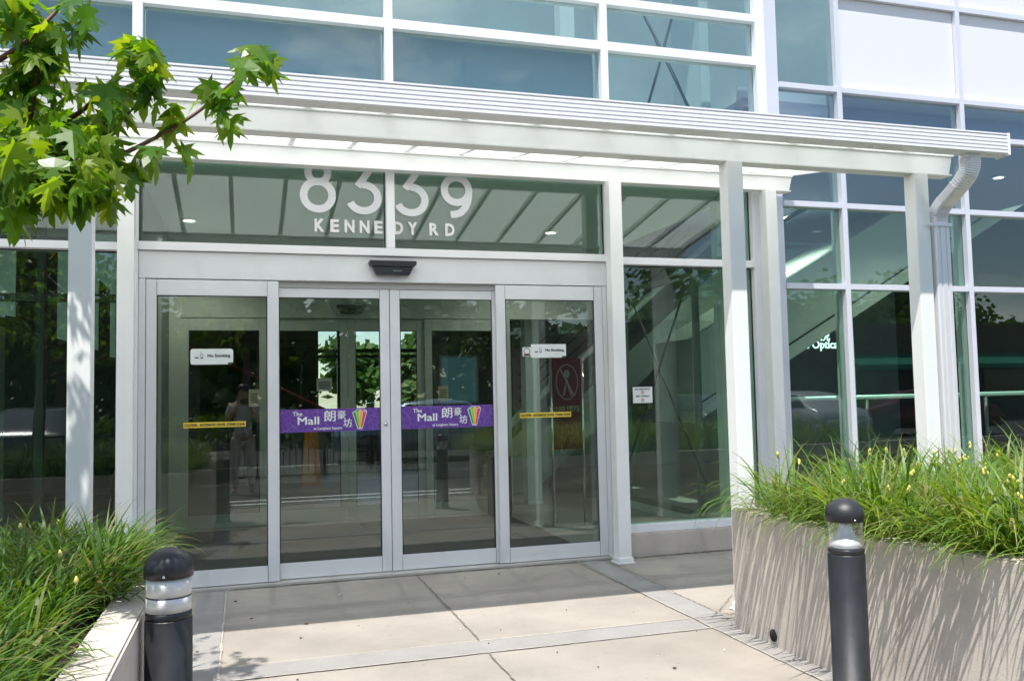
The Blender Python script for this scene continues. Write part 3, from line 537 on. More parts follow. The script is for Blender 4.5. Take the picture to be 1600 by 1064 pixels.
# ================================================================== CANOPY
cn = thing('entrance_canopy', 'white steel canopy with translucent roof over the mall entrance', 'canopy', (1.5, -1.3, 0))
XL = -3.2
def beam(y, zb, zt, xr, proj=.035):
    m = MB(); t_ = .012; cut = .04
    def seg(y0, y1, z0, z1):
        s0 = cut*(zt-z0)/(zt-zb); s1 = cut*(zt-z1)/(zt-zb)
        m.add([(XL, y0, z0), (xr-s0, y0, z0), (xr-s0, y1, z0), (XL, y1, z0), (XL, y0, z1), (xr-s1, y0, z1), (xr-s1, y1, z1), (XL, y1, z1)], [(0,3,2,1),(4,5,6,7),(0,1,5,4),(1,2,6,5),(2,3,7,6),(3,0,4,7)])
    seg(y, y+.06, zb+t_, zt-t_); seg(y-proj, y+.075, zb, zb+t_); seg(y-proj*.6, y+.075, zt-t_, zt)
    return m.build('beam', WHITE, cn, bev=.002)
beam(-2.10, 2.99, 3.152, 5.04); beam(-.215, 3.305, 3.462, 4.975)
roofz = lambda y: 3.55+(y+.10)*(3.55-3.205)/(2.0)          # roof underside
for k in range(-6, 10):
    x = .834+.472*k
    if x > 5.1: break
    y0_, y1_ = -2.44, -.05
    MB().prism([(y0_, roofz(y0_)-.045), (y1_, roofz(y1_)-.045), (y1_, roofz(y1_)-.002), (y0_, roofz(y0_)-.002)], 'x', x-.020, x+.020).build('rafter', WHITE, cn)
MB().prism([(-2.44, roofz(-2.44)-.05), (-.05, roofz(-.05)-.05), (-.05, roofz(-.05)+.03), (-2.44, roofz(-2.44)+.03)], 'x', 5.035, 5.075).build('rafter', WHITE, cn)
rp_ = MB()
for k in range(-6, 9):
    x0 = .834+.472*k+.004; x1 = min(x0+.464, 5.03)
    rp_.prism([(-2.46, roofz(-2.46)), (-.02, roofz(-.02)), (-.02, roofz(-.02)+.008), (-2.46, roofz(-2.46)+.008)], 'x', x0, x1)
rp_.build('roof_panel', POLY, cn)
MB().box(XL, 5.05, -.088, -.02, 3.46, 3.58).build('wall_rail', WHITE, cn)
# fluted gutter
GY = -2.50
prof = [(GY+.10, 3.19), (GY+.10, 3.06), (GY-.0, 3.06)]
zz = 3.062; n = 5; st = .128/n
for i in range(n):
    a = 3.065+i*st; prof += [(GY-.012, a+.003), (GY-.012, a+st-.006), (GY-.001, a+st-.004), (GY-.001, a+st)]
prof += [(GY-.014, 3.196), (GY-.014, 3.206), (GY+.006, 3.206), (GY+.006, 3.08), (GY+.09, 3.08), (GY+.09, 3.19)]
MB().prism(prof, 'x', XL, 5.13).build('gutter', GUT, cn)
ec = MB(); ec.box(5.131, 5.150, GY-.018, GY+.105, 3.052, 3.210); ec.build('gutter_end_cap', GUT, cn, bev=.002)

# posts
for (x, y, zt) in ((-.84, -.24, 3.305), (3.10, -.27, 3.305), (4.685, -.24, 3.305), (-.845, -2.075, 2.99), (3.168, -2.10, 2.99), (4.70, -2.10, 2.99)):
    w = .058
    p = MB(); p.box(x-w, x+w, y-w, y+w, .012, zt); p.box(x-w-.025, x+w+.025, y-w-.025, y+w+.025, 0, .012); p.box(x-w-.012, x+w+.012, y-w-.012, y+w+.012, .0125, .05)
    p.build('post', WHITE, cn, bev=.004)
# downspout
ds = thing('downspout', 'white ribbed downspout bending from the gutter end to the right front post', 'downspout', (4.83, -2.15, 0))
def catmull(P, m=14):
    out = []
    for i in range(len(P)-1):
        a = P[max(i-1, 0)]; b_ = P[i]; c_ = P[i+1]; d = P[min(i+2, len(P)-1)]
        for q in range(m):
            t_ = q/m; out.append(.5*((2*b_)+(c_-a)*t_+(2*a-5*b_+4*c_-d)*t_*t_+(3*b_-a-3*c_+d)*t_**3))
    return out+[P[-1]]
# elbow bends rightward in view: the pipe leaves the gutter at x 4.86 and crosses to the post side
key = [Vector((4.872, -2.43, 3.062)), Vector((4.876, -2.43, 3.0)), Vector((4.872, -2.395, 2.92)), Vector((4.858, -2.29, 2.83)), Vector((4.848, -2.19, 2.755)), Vector((4.842, -2.145, 2.69)), Vector((4.842, -2.14, 2.60))]
pts = catmull(key, 14)
def pipe(pts, hw, hd, rib):
    m = MB(); vs = []; N = len(pts); ns = 20
    for i, p in enumerate(pts):
        t_ = (pts[min(i+1, N-1)]-pts[max(i-1, 0)]).normalized(); side = Vector((1, 0, 0)); side = (side-t_*side.dot(t_)).normalized(); up = t_.cross(side)
        bend = rib[i]; sc = 1+(.045 if i % 2 else -.03)*bend
        for k_ in range(ns):
            a = 2*pi*k_/ns; ca, sa = cos(a), sin(a); e = .45
            vs.append(p+side*hw*sc*math.copysign(abs(ca)**e, ca)+up*hd*sc*math.copysign(abs(sa)**e, sa))
    m.add(vs, [(i*ns+k_, i*ns+(k_+1) % ns, (i+1)*ns+(k_+1) % ns, (i+1)*ns+k_) for i in range(N-1) for k_ in range(ns)]+[tuple(range(ns)), tuple(range((N-1)*ns, N*ns))]); return m
N = len(pts); pipe(pts, .064, .045, [1 if (4 < i < 38 or 52 < i < 78) else .15 for i in range(N)]).build('elbow', SPOUT, ds)
dp = MB(); ww = .050
for i in range(6): pass
outl = []
fx = 4.842; fy = -2.14
outl = [(fx-.066, fy+.042), (fx-.066, fy-.036), (fx-.058, fy-.044), (fx-.034, fy-.044), (fx-.030, fy-.037), (fx-.022, fy-.037), (fx-.018, fy-.044), (fx+.018, fy-.044), (fx+.022, fy-.037), (fx+.030, fy-.037), (fx+.034, fy-.044), (fx+.058, fy-.044), (fx+.066, fy-.036), (fx+.066, fy+.042)]
dp.prism(outl, 'z', .12, 2.62); dp.build('pipe', SPOUT, ds)
sb = MB(); sb.box(4.715, 4.918, -2.192, -2.186, 2.60, 2.625); sb.box(4.912, 4.918, -2.186, -2.08, 2.60, 2.625); sb.build('strap', SPOUT, ds)

# ================================================================== BOLLARDS
def bollard(x, y, label, clear, up):
    o = thing('bollard_light', label, 'bollard', (x, y, up), 'black bollard lights'); r = .077
    MB().lathe([(r+.02, -up), (r+.02, .012-up), (r, .014-up), (r, .700), (r-.002, .704)], (x, y, up), 48).build('pole', BLACKP, o)
    MB().lathe([(r-.004, .7045), (r-.002, .708), (r-.002, .725), (r-.006, .728)], (x, y, up), 48).build('collar', BLACKM, o)
    cap = [(r+.003, .842), (r+.003, .872)]+[((r+.003)*cos(radians(a)), .870+(r+.003)*.86*sin(radians(a))) for a in range(10, 90, 10)]+[(.003, .870+(r+.003)*.86)]
    MB().lathe(cap, (x, y, up), 48).build('cap', BLACKP, o)
    if clear:
        MB().lathe([(.067, .729), (.066, .738), (.058, .752), (.043, .778), (.031, .806), (.027, .825), (.027, .840)], (x, y, up), 40).build('reflector_cone', mat('spun aluminium', (.78, .79, .80), .42, .35), o)
        MB().lathe([(r-.004, .729), (r-.004, .8415), (r-.008, .8415), (r-.008, .729)], (x, y, up), 48).build('lens', glass('clear lens', (.98, .985, .98), .025), o)
    else:
        sl_ = mat('silver louver', (.66, .66, .64), .5, .25, var=.03)  # opaque silver paints the inner reflector's look onto the lens
        MB().lathe([(r-.004, .729), (r-.004, .776), (r-.010, .778)], (x, y, up), 48).build('lens_band', sl_, o); MB().lathe([(r-.010, .7785), (r-.004, .781), (r-.004, .8415)], (x, y, up), 48).build('lens_band', sl_, o)
        MB().lathe([(r-.0035, .7765), (r-.0035, .7805)], (x, y, up), 48).build('spacer_ring', BLACKM, o)
    scr = MB().lathe([(.005, 0), (.005, .003), (.002, .0045)], (0, 0, 0), 12).build('screw', CH); scr.parent = o; scr.location = (-.01, -r-.003, .853); scr.rotation_euler = (radians(90), 0, 0)
    return o
BH = (.95-.941)
bollard(-.247, -4.04, 'black bollard with two silver bands under its dome, beside the left planter', False, .012)
bollard(2.48, -4.04, 'black bollard with a clear lens over a silver cone, in front of the right planter', True, .033)

# ================================================================== PLANTERS
def inset(poly, d):
    n = len(poly); out = []
    for i in range(n):
        p0, p1, p2 = Vector(poly[i-1]), Vector(poly[i]), Vector(poly[(i+1) % n]); e1 = (p1-p0).normalized(); e2 = (p2-p1).normalized(); n1 = Vector((-e1.y, e1.x)); n2_ = Vector((-e2.y, e2.x)); q = (n1+n2_); q = q/max(q.length_squared/2, .2)
        out.append(tuple(p1+q*d))
    return out
def planter(poly, z, label, wt=.14):
    o = thing('planter', label, 'planter', (*[sum(c_)/len(poly) for c_ in zip(*poly)], 0)); inn = inset(poly, wt); n = len(poly)
    vs = [(*p, 0) for p in poly]+[(*p, z) for p in poly]+[(*p, z) for p in inn]+[(*p, z-.2) for p in inn]
    fs = [(i, (i+1) % n, n+(i+1) % n, n+i) for i in range(n)]+[(n+i, n+(i+1) % n, 2*n+(i+1) % n, 2*n+i) for i in range(n)]+[(2*n+i, 2*n+(i+1) % n, 3*n+(i+1) % n, 3*n+i) for i in range(n)]
    MB().add(vs, fs).build('wall', CONC, o, bev=.008)
    MB().prism(inset(poly, wt-.01), 'z', .3, z-.06).build('soil', SOIL, o); return o
PR = [(2.868, -2.45), (2.858, -3.55), (3.03, -4.40), (3.42, -6.3), (8.5, -6.3), (8.5, -2.45)]
PL = [(-3.2, -2.45), (-3.2, -6.3), (-.352, -6.3), (-.328, -2.45)]
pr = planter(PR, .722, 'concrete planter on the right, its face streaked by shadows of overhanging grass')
pl = planter(PL, .722, 'concrete planter on the left, behind the bollard with silver bands')
sg = MB(); sg.box(2.8545, 2.860, -3.556, -3.550, .02, .70); sg.build('seam', mat('form seam', (.30, .26, .22), .9), pr)
dh = MB(); dh.lathe([(.034, 0), (.034, .004)], (0, 0, 0), 24); dho = dh.build('drain_hole', mat('dark hole', (.015, .013, .012), .9)); dho.parent = pr; dho.location = Vector((2.8635, -2.87, .06))-pr.location; dho.rotation_euler = (0, radians(-90), 0)

# ------------------------------------------------------------------ grass
def inpoly(x, y, P):
    r = False; n = len(P)
    for i in range(n):
        x1, y1 = P[i]; x2, y2 = P[(i+1) % n]
        if (y1 > y) != (y2 > y) and x < (x2-x1)*(y-y1)/(y2-y1)+x1: r = not r
    return r
def blade(mb, x, y, z, az, L, lean, droop, w, twist=0):
    n = 7; p = Vector((x, y, z)); vs = []; a = lean; ds_ = L/n; sd = Vector((-sin(az+twist), cos(az+twist), 0))
    for i in range(n+1):
        t_ = i/n; ww = w*(.55+.9*t_)*.8 if t_ < .35 else w*(1-((t_-.35)/.65)**1.6)
        vs += [p-sd*ww/2, p+sd*ww/2]
        d = Vector((cos(az)*sin(a), sin(az)*sin(a), cos(a))); p = p+d*ds_; a = min(a+droop*(.35+1.3*t_)/n, 2.9)
    mb.add(vs, [(2*i, 2*i+1, 2*i+3, 2*i+2) for i in range(n)], 0, True)
def fill(mb, poly, z, clumps, per, lmul=1, box=None, hfun=None):
    xs = [p[0] for p in poly]; ys = [p[1] for p in poly]; inn = inset(poly, .16); x0, x1, y0_, y1_ = box or (min(xs), max(xs), min(ys), max(ys)); cnt = 0
    while cnt < clumps:
        x = random.uniform(x0, x1); y = random.uniform(y0_, y1_)
        if not inpoly(x, y, inn): continue
        cnt += 1; h = random.uniform(.75, 1.2)*lmul; caz = random.uniform(0, 2*pi)
        for q in range(per):
            az = random.uniform(0, 2*pi); rr = abs(random.gauss(0, .035)); L = random.uniform(.30, .60)*h
            blade(mb, x+rr*cos(az), y+rr*sin(az), z-.01, az, L, random.uniform(.05, .8), random.uniform(.8, 2.9), random.choice((.007, .010, .013, .016, .020)), random.uniform(-.6, .6))
def edge(mb, p, q, z, n, lmul=1):
    p = Vector(p); q = Vector(q); e = (q-p).normalized(); out = Vector((e.y, -e.x))
    for i in range(n):
        t_ = random.random(); b_ = p+(q-p)*t_-out*random.uniform(.14, .30); az = math.atan2(out.y, out.x)+random.gauss(0, .55)
        blade(mb, b_.x, b_.y, z, az, random.uniform(.32, .70)*lmul, random.uniform(.45, 1.15), random.uniform(1.3, 2.6), random.uniform(.008, .016), random.uniform(-.5, .5))
GR = leafmat('daylily leaf', [(.045, .115, .012), (.075, .17, .018), (.11, .22, .025), (.15, .25, .045), (.07, .15, .02), (.20, .27, .06), (.06, .14, .02), (.34, .29, .12)], .35, .45)
GRD = leafmat('shaded daylily leaf', [(.03, .085, .012), (.045, .12, .014), (.07, .16, .018), (.11, .20, .03), (.05, .11, .014), (.035, .10, .015), (.10, .17, .03), (.26, .20, .09)], .32, .45)  # same leaf in darker greens, the maple's shade painted in
BUD = mat('yellow flower bud', (.55, .50, .12), .6, var=.2, vscale=60)
random.seed(11)
g = MB(); fill(g, PR, .66, 430, 20, 1.0, box=(2.9, 5.2, -5.2, -2.5)); fill(g, PR, .66, 260, 16, 1.0, box=(5.0, 8.4, -6.2, -2.5))
for a, b_, n in ((PR[0], PR[1], 170), (PR[1], PR[2], 190), (PR[2], PR[3], 200)): edge(g, a, b_, .70, int(n*.85), 1.0)
edge(g, (5, -2.45), PR[0], .70, 110, .7)
for k_ in range(16):
    yy = random.uniform(-4.9, -2.6); xx = 2.87 if yy > -3.55 else 2.865-(yy+3.55)*.2
    for q in range(9): blade(g, xx+random.uniform(.06, .2), yy+random.gauss(0, .05), .70, pi+random.gauss(0, .35), random.uniform(.38, .62), random.uniform(.6, 1.2), random.uniform(1.3, 2.1), random.uniform(.011, .017), random.uniform(-.3, .3))
go = tag(g.build('grass', GR), 'bright green arching grass with yellow buds filling the right planter', 'grass', kind='stuff')
bd = MB()
for i in range(120):
    x = random.uniform(3.05, 6.4); y = random.uniform(-4.6, -2.6)
    if not inpoly(x, y, PR): continue
    h = random.uniform(.24, .40); lx = random.uniform(-.08, .08); ly = random.uniform(-.08, .08)
    bd.tube([(x, y, .66), (x+lx*.5, y+ly*.5, .66+h*.6), (x+lx, y+ly, .66+h)], [.003, .0025, .002], 5, 1)
    for q in range(random.randint(1, 3)):
        r = random.uniform(.006, .011); bd.lathe([(.002, -r*1.6), (r*.8, -r*.8), (r, 0), (r*.75, r), (.002, r*1.7)], (x+lx+random.uniform(-.015, .015)*(q > 0), y+ly+random.uniform(-.015, .015)*(q > 0), .66+h+.012*q), 7)
bd.build('flower_bud', [BUD, GR], go)
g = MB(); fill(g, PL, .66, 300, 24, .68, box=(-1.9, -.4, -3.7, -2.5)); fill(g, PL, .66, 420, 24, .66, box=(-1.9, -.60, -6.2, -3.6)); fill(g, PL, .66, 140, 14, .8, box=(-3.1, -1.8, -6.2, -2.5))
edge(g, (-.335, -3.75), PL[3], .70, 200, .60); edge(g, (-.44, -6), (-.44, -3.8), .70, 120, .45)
go = tag(g.build('grass', GRD), 'arching grass in greens darkened for tree shade, spilling over the left planter edge', 'grass', kind='stuff')
bd = MB()
for i in range(16):
    x = random.uniform(-1.7, -.5); y = random.uniform(-4.6, -2.6); h = random.uniform(.2, .3)
    bd.tube([(x, y, .66), (x+.02, y, .66+h)], [.003, .002], 5, 1); r = .009; bd.lathe([(.002, -r*1.6), (r, 0), (.002, r*1.7)], (x+.02, y, .66+h), 7)
bd.build('flower_bud', [BUD, GRD], go)

# ================================================================== MAPLE TREE
random.seed(5)
LO = [(0, 0), (.10, -.03), (.30, -.16), (.22, .02), (.40, .05), (.62, .02), (.46, .16), (.52, .26), (.34, .27), (.22, .30), (.30, .48), (.22, .56), (.17, .72), (.10, .70), (0, 1.0)]
LO = [(.0, 0), (.10, -.05), (.30, -.14), (.20, .05), (.40, .10), (.64, .22), (.38, .24), (.42, .42), (.20, .33), (.10, .40), (.27, .66), (.13, .62), (.12, .80), (.0, 1.04)]
def leaf(mb, base, tip, nrm, size):
    t_ = tip.normalized(); s_ = t_.cross(nrm).normalized(); nn = s_.cross(t_); fold = random.uniform(.05, .8); cv = random.uniform(-.1, .75); vs = []
    ax = [0, .33, .66, 1.0]
    for v in ax: vs.append(base+size*(t_*v-nn*cv*v*v))
    def P_(u, v): return base+size*(s_*u*.95+t_*v-nn*(cv*v*v)+nn*(-fold*abs(u)+.12*u*u)-nn*.25*abs(u)*max(0, abs(u)-.3))
    k0 = len(vs); half = LO[1:-1]
    for sg in (1, -1):
        for u, v in half: vs.append(P_(sg*u, v))
    nh = len(half)
    def idx(sg, i): return k0+(0 if sg == 1 else nh)+i
    fs = []
    for sg in (1, -1):
        I = lambda i: idx(sg, i)
        fs += [(0, I(0), I(1), I(2)), (0, I(2), I(3), 1), (I(3), I(4), I(5)), (1, I(3), I(5), I(6), I(7)), (1, I(7), I(8), 2), (2, I(8), I(9), I(10)), (2, I(10), I(11), 3)]
    mb.add(vs, fs, 0, False)
def rleaf(mb, p, size=None, a=None):
    size = size or random.uniform(.07, .115); az = random.uniform(0, 2*pi); a = random.uniform(.2, 1.5) if a is None else a
    h = Vector((cos(az), sin(az), 0)); tip = h*cos(a)-Vector((0, 0, 1))*sin(a); nrm = h*sin(a)+Vector((0, 0, 1))*cos(a)
    nrm = (nrm+Vector((random.gauss(0, .25), random.gauss(0, .25), random.gauss(0, .1)))).normalized(); leaf(mb, p, tip, nrm, size)
LF = leafmat('maple leaf', [(.045, .125, .018), (.075, .185, .025), (.13, .25, .035), (.06, .16, .022), (.22, .31, .05), (.05, .13, .018), (.17, .28, .04)], .55, .33)
BARK = mat('maple bark', (.16, .12, .09), .9, var=.3, vscale=20, bump=.6, bscale=30); TWIG = mat('red brown twig', (.13, .05, .035), .6)
tr = thing('maple_tree', 'young maple tree whose leafy branches reach in front of the canopy from the left', 'tree', (-2.35, -4.35, .6))
MB().tube([(-2.35, -4.35, .6), (-2.33, -4.36, 1.3), (-2.28, -4.32, 2.2), (-2.3, -4.3, 3.4), (-2.25, -4.3, 4.6)], [.075, .065, .052, .035, .012], 12).build('trunk', BARK, tr); trunk = [c_ for c_ in tr.children][0]
YT = -4.35
tw = MB(); limbs = [[(-60, 300), (60, 262), (168, 246), (221, 227), (304, 179), (357, 134), (405, 95)], [(-60, 240), (93, 193), (150, 154), (182, 118), (211, 72)], [(-60, 130), (39, 68), (64, 43), (104, 0), (120, -30)], [(-60, 290), (100, 235), (157, 218), (179, 196), (211, 168)], [(-60, 330), (0, 314), (60, 300), (130, 290), (170, 292)], [(-60, 320), (0, 296), (46, 264), (120, 250), (160, 262)], [(0, 250), (45, 189), (55, 132), (62, 95)], [(-60, 380), (0, 345), (30, 342)]]
tips = []
for i, L_ in enumerate(limbs):
    pts_ = [px(a, b_, YT+.06*sin(i*2.1)+.03*sin(jj*1.7+i)) for jj, (a, b_) in enumerate(L_)]
    tw.tube(catmull(pts_, 5), [.0075*(1-q/(len(pts_)*5))+.0022 for q in range(len(catmull(pts_, 5)))], 6)
    tips.append(pts_[0])
for i, t_ in enumerate(tips): tw.tube([(-2.29, -4.32, 1.75+.18*i % 1.3), ((t_.x-2.29)/2, YT, (t_.z+1.9+.1*i)/2+.05), t_], [.02, .014, .009], 8)
fo = MB()
EL = [(398, 102, 28, 22, 11), (340, 150, 28, 24, 7), (352, 190, 18, 34, 4), (215, 85, 26, 20, 13), (235, 128, 24, 22, 7), (165, 150, 34, 20, 5), (190, 178, 32, 26, 6), (275, 168, 25, 10, 2), (118, 152, 18, 10, 2), (270, 212, 22, 18, 3), (238, 240, 25, 18, 3), (285, 250, 18, 10, 2), (150, 210, 22, 18, 4), (60, 78, 36, 42, 17), (20, 25, 48, 26, 15), (72, 115, 28, 38, 12), (130, 25, 26, 22, 4), (112, 62, 24, 12, 3), (20, 150, 36, 44, 17), (95, 250, 88, 52, 105), (145, 288, 44, 26, 26), (35, 268, 58, 42, 60), (15, 335, 28, 22, 16), (80, 205, 76, 26, 30), (176, 318, 12, 16, 3), (208, 285, 10, 20, 3), (115, 312, 46, 12, 14)]
for cx, cy, rx, ry, n in EL:
    for q in range(int(n*(1.75 if n > 20 else 1.6))):
        a = random.uniform(0, 2*pi); rr = math.sqrt(random.random()); p = px(cx+rx*rr*cos(a), cy+ry*rr*sin(a)-14, YT+random.gauss(0, .13 if n > 20 else .06))
        rleaf(fo, p, random.choice((.06, .075, .09, .10))*random.uniform(.9, 1.05) if n > 20 else random.uniform(.085, .12))
for q in range(150):
    p = Vector((-.85+random.gauss(0, .10), -3.45+random.gauss(0, .12), 3.45+random.gauss(0, .08))) if q < 50 else Vector((-1.38+random.gauss(0, .14), -3.0+random.gauss(0, .14), 3.5+random.gauss(0, .18)))
    if p.z > 3.25: rleaf(fo, p, random.uniform(.08, .12))
tw.tube([(-2.27, -4.3, 3.1), (-1.7, -3.5, 3.5), (-1.35, -3.0, 3.5)], [.016, .01, .005], 6); tw.tube([(-2.27, -4.3, 3.2), (-1.5, -3.9, 3.6), (-.85, -3.45, 3.45)], [.016, .01, .004], 6)
for q in range(1300):
    a = random.uniform(0, 2*pi); ph = random.uniform(-1, 1); r = random.uniform(.55, 1)**.6; p = Vector((-2.35+1.25*r*cos(a)*math.sqrt(1-ph*ph*.8), -4.35+1.3*r*sin(a)*math.sqrt(1-ph*ph*.8), 3.35+1.35*r*ph))
    if p.x > -.80 and p.y > -6.6: continue
    rleaf(fo, p, random.uniform(.08, .13))
for q in range(46):
    a = random.uniform(0, 2*pi); p0 = Vector((-2.3, -4.33, random.uniform(2.2, 4.2))); ph = random.uniform(-.2, .8); p1 = p0+Vector((1.0*cos(a), 1.1*sin(a), ph)); 
    if p1.x > -.9: p1.x = -.95
    tw.tube([p0, (p0+p1)/2+Vector((0, 0, .08)), p1], [.014, .009, .004], 6)
tw.build('branch', TWIG, trunk); fo.build('foliage', LF, tr)

# ================================================================== BEHIND THE CAMERA (seen mirrored in the glass)
def car(x, y, rz, col, label):
    o = thing('parked_car', label, 'car', (0, 0, 0), 'cars parked behind the driveway')
    sec = [(-2.2, .35, .62, .80), (-2.15, .30, .75, .84), (-1.5, .25, .92, .88), (-1.15, .25, 1.0, .86), (-.55, .25, 1.36, .66), (.3, .25, 1.44, .64), (.95, .25, 1.36, .66), (1.6, .25, 1.0, .84), (2.0, .28, .9, .84), (2.2, .35, .65, .78)]
    m = MB(); vs = []
    for xx, zl_, zh, hw in sec:
        zs = min(zh, .95); wt = hw if zh > 1.05 else hw*.92; lw = .86
        vs += [(xx, -lw, zl_), (xx, -lw*1.02, .6), (xx, -lw*.98, zs*.97), (xx, -wt*.97, zh-.02), (xx, -wt*.6, zh), (xx, wt*.6, zh), (xx, wt*.97, zh-.02), (xx, lw*.98, zs*.97), (xx, lw*1.02, .6), (xx, lw, zl_)]
    m.add(vs, [(i*10+k_, i*10+(k_+1) % 10, (i+1)*10+(k_+1) % 10, (i+1)*10+k_) for i in range(len(sec)-1) for k_ in range(10)]+[tuple(range(9, -1, -1)), tuple(range(90, 100))], 0, True)
    m.build('body', col, o)
    wn_ = MB()
    for s_ in (-1, 1): wn_.add([(-1.0, s_*.865, 1.0), (-.5, s_*.70, 1.32), (.9, s_*.70, 1.32), (1.45, s_*.865, 1.0), (-1.0, s_*.82, .99), (-.5, s_*.66, 1.31), (.9, s_*.66, 1.31), (1.45, s_*.82, .99)], [(0, 1, 2, 3), (4, 5, 6, 7), (0, 1, 5, 4), (1, 2, 6, 5), (2, 3, 7, 6), (3, 0, 4, 7)])
    wn_.build('window', mat('car glass', (.02, .025, .03), .05), o)
    for xx in (-1.35, 1.35):
        for s_ in (-1, 1):
            w_ = MB().lathe([(.32, -.10), (.33, 0), (.32, .10), (.2, .11), (.19, .09)], (0, 0, 0), 24).build('wheel', BLACKM); w_.parent = o; w_.location = (xx, s_*.80, .33); w_.rotation_euler = (radians(90), 0, 0)
    for s_ in (-1, 1): B(-2.22, -2.12, s_*.62-.14, s_*.62+.14, .62, .74).build('headlight', SIGNW, o)
    o.location = (x, y, -.03); o.rotation_euler = (0, 0, rz); return o
cp = lambda n, c_: mat(n, c_, .2, .4)
car(4.2, -13.6, radians(8), cp('blue grey car paint', (.30, .40, .52)), 'blue grey car behind the fence, mirrored in the middle doors')
car(12.5, -15.5, radians(90), cp('dark car paint', (.07, .07, .08)), 'black car mirrored in the right wall of glass')
car(16.0, -15.5, radians(88), cp('silver car paint', (.65, .65, .67)), 'silver car mirrored in the right wall of glass')
car(20.0, -15.0, radians(20), cp('dark red car paint', (.16, .03, .04)), 'dark maroon car mirrored at the right end of the glass wall')
car(-4.5, -15.5, radians(90), cp('grey car paint', (.12, .12, .13)), 'grey car mirrored left of the doors')
# iron fence
fe = thing('iron_fence', 'black iron railing along the far side of the driveway', 'fence', (-1, -10.3, -.03))
f_ = MB(); f_.box(-9, 3.6, -10.32, -10.28, .85, .89); f_.box(-9, 3.6, -10.32, -10.28, -.02, .02); f_.build('rail', BLACKM, fe)
f_ = MB()
for i in range(105): x = -9+i*.12; f_.box(x-.008, x+.008, -10.308, -10.292, -.02, .86)
o_ = f_.build('picket', BLACKM, fe); o_['kind'] = 'stuff'
for i in range(7): B(-9.03+i*2.1, -8.97+i*2.1, -10.33, -10.27, -.03, .98).build('post', BLACKM, fe)
# trees beyond
HF = leafmat('distant foliage', [(.03, .07, .012), (.05, .11, .02), (.08, .14, .02), (.04, .09, .015)], .3, .5)
def crown(mb, c_, r, n, sz):
    cl = [Vector((random.gauss(0, .45), random.gauss(0, .45), random.uniform(-.6, .8))) for _ in range(16)]
    for q in range(n):
        k_ = random.choice(cl); p = Vector((c_[0]+r[0]*(k_.x+random.gauss(0, .22)), c_[1]+r[1]*(k_.y+random.gauss(0, .22)), c_[2]+r[2]*(k_.z+random.gauss(0, .20))))
        a = Vector((random.gauss(0, 1), random.gauss(0, 1), random.gauss(0, .6))).normalized()*sz*random.uniform(.5, 1.2); b_ = a.orthogonal().normalized()*sz*random.uniform(.4, .9)
        mb.add([p-a, p-b_*.7, p+a*.9, p+b_], [(0, 1, 2, 3)])
def tree(x, y, h, label, zg=-.3):
    o = thing('street_tree', label, 'tree', (x, y, zg), 'trees beyond the parking lot')
    MB().tube([(x, y, zg), (x+.1, y, h*.35), (x-.1, y+.1, h*.75)], [.2, .15, .05], 8).build('trunk', BARK, o)
    m = MB(); crown(m, (x, y, h*.62), (h*.34, h*.34, h*.30), 2600, .26); m.build('crown', HF, o); return o
protos = []
for i, (x, y, h) in enumerate(((-14, -27, 7.5), (-7, -31, 8.5), (0, -28, 8.0), (7, -30, 7.2), (13, -33, 8.6), (20, -31, 7.5), (28, -34, 9.0), (37, -33, 8.5), (-22, -24, 9))):
    lb_ = ['mirrored tree left of the doors, nearer the road', 'tall mirrored tree behind the left door panel', 'mirrored tree behind the middle doors', 'low mirrored tree right of the middle doors', 'mirrored tree behind the right post', 'mirrored tree at the start of the right glass wall', 'tallest mirrored tree in the right glass wall', 'mirrored tree at the far right', 'mirrored tree at the far left end'][i]
    if i < 3: protos.append(tree(x, y, h, lb_))
    else:
        c_ = copy_tree(protos[i % 3]); c_.location = (x, y, -.3); c_['label'] = lb_; c_.rotation_euler = (0, 0, i*1.3)
tree(6.4, 24, 4.3, 'leafy tree seen through the far corridor windows', -.3); tree(4.6, 27, 4.0, 'middle leafy tree seen through the far corridor windows', -.3); tree(5.3, 21, 3.0, 'lower leafy tree seen through the far corridor windows', -.3)
wd = MB(); random.seed(21)
for i in range(16000):
    x = random.uniform(-75, 110); hh = 6.6+1.3*sin(x*.21)+.8*sin(x*.57+1)+.5*sin(x*1.3); z = -.3+hh*random.random()**.7; p = Vector((x, -47+random.gauss(0, 1.0), z))
    a = Vector((random.gauss(0, 1), random.gauss(0, .6), random.gauss(0, 1))).normalized()*random.uniform(.4, 1.0); b_ = a.orthogonal().normalized()*random.uniform(.3, .8); wd.add([p-a, p-b_*.7, p+a*.8, p+b_], [(0, 1, 2, 3)])
tag(wd.build('far_wood', HF), 'dense dark wood far behind the street, mirrored in the glass', 'wood', kind='stuff')
hg = MB()
for x0 in range(-16, 26, 2):
    for q in range(500):
        p = Vector((x0+random.uniform(0, 2.2), -20.5+random.gauss(0, .35), random.uniform(-.2, 1.0))); a = Vector((random.gauss(0, 1), random.gauss(0, 1), random.gauss(0, .6))).normalized()*.13; b_ = a.orthogonal().normalized()*.1; hg.add([p-a, p-b_, p+a, p+b_], [(0, 1, 2, 3)])
tag(hg.build('hedge', HF), 'long low green hedge beyond the parked cars', 'hedge')
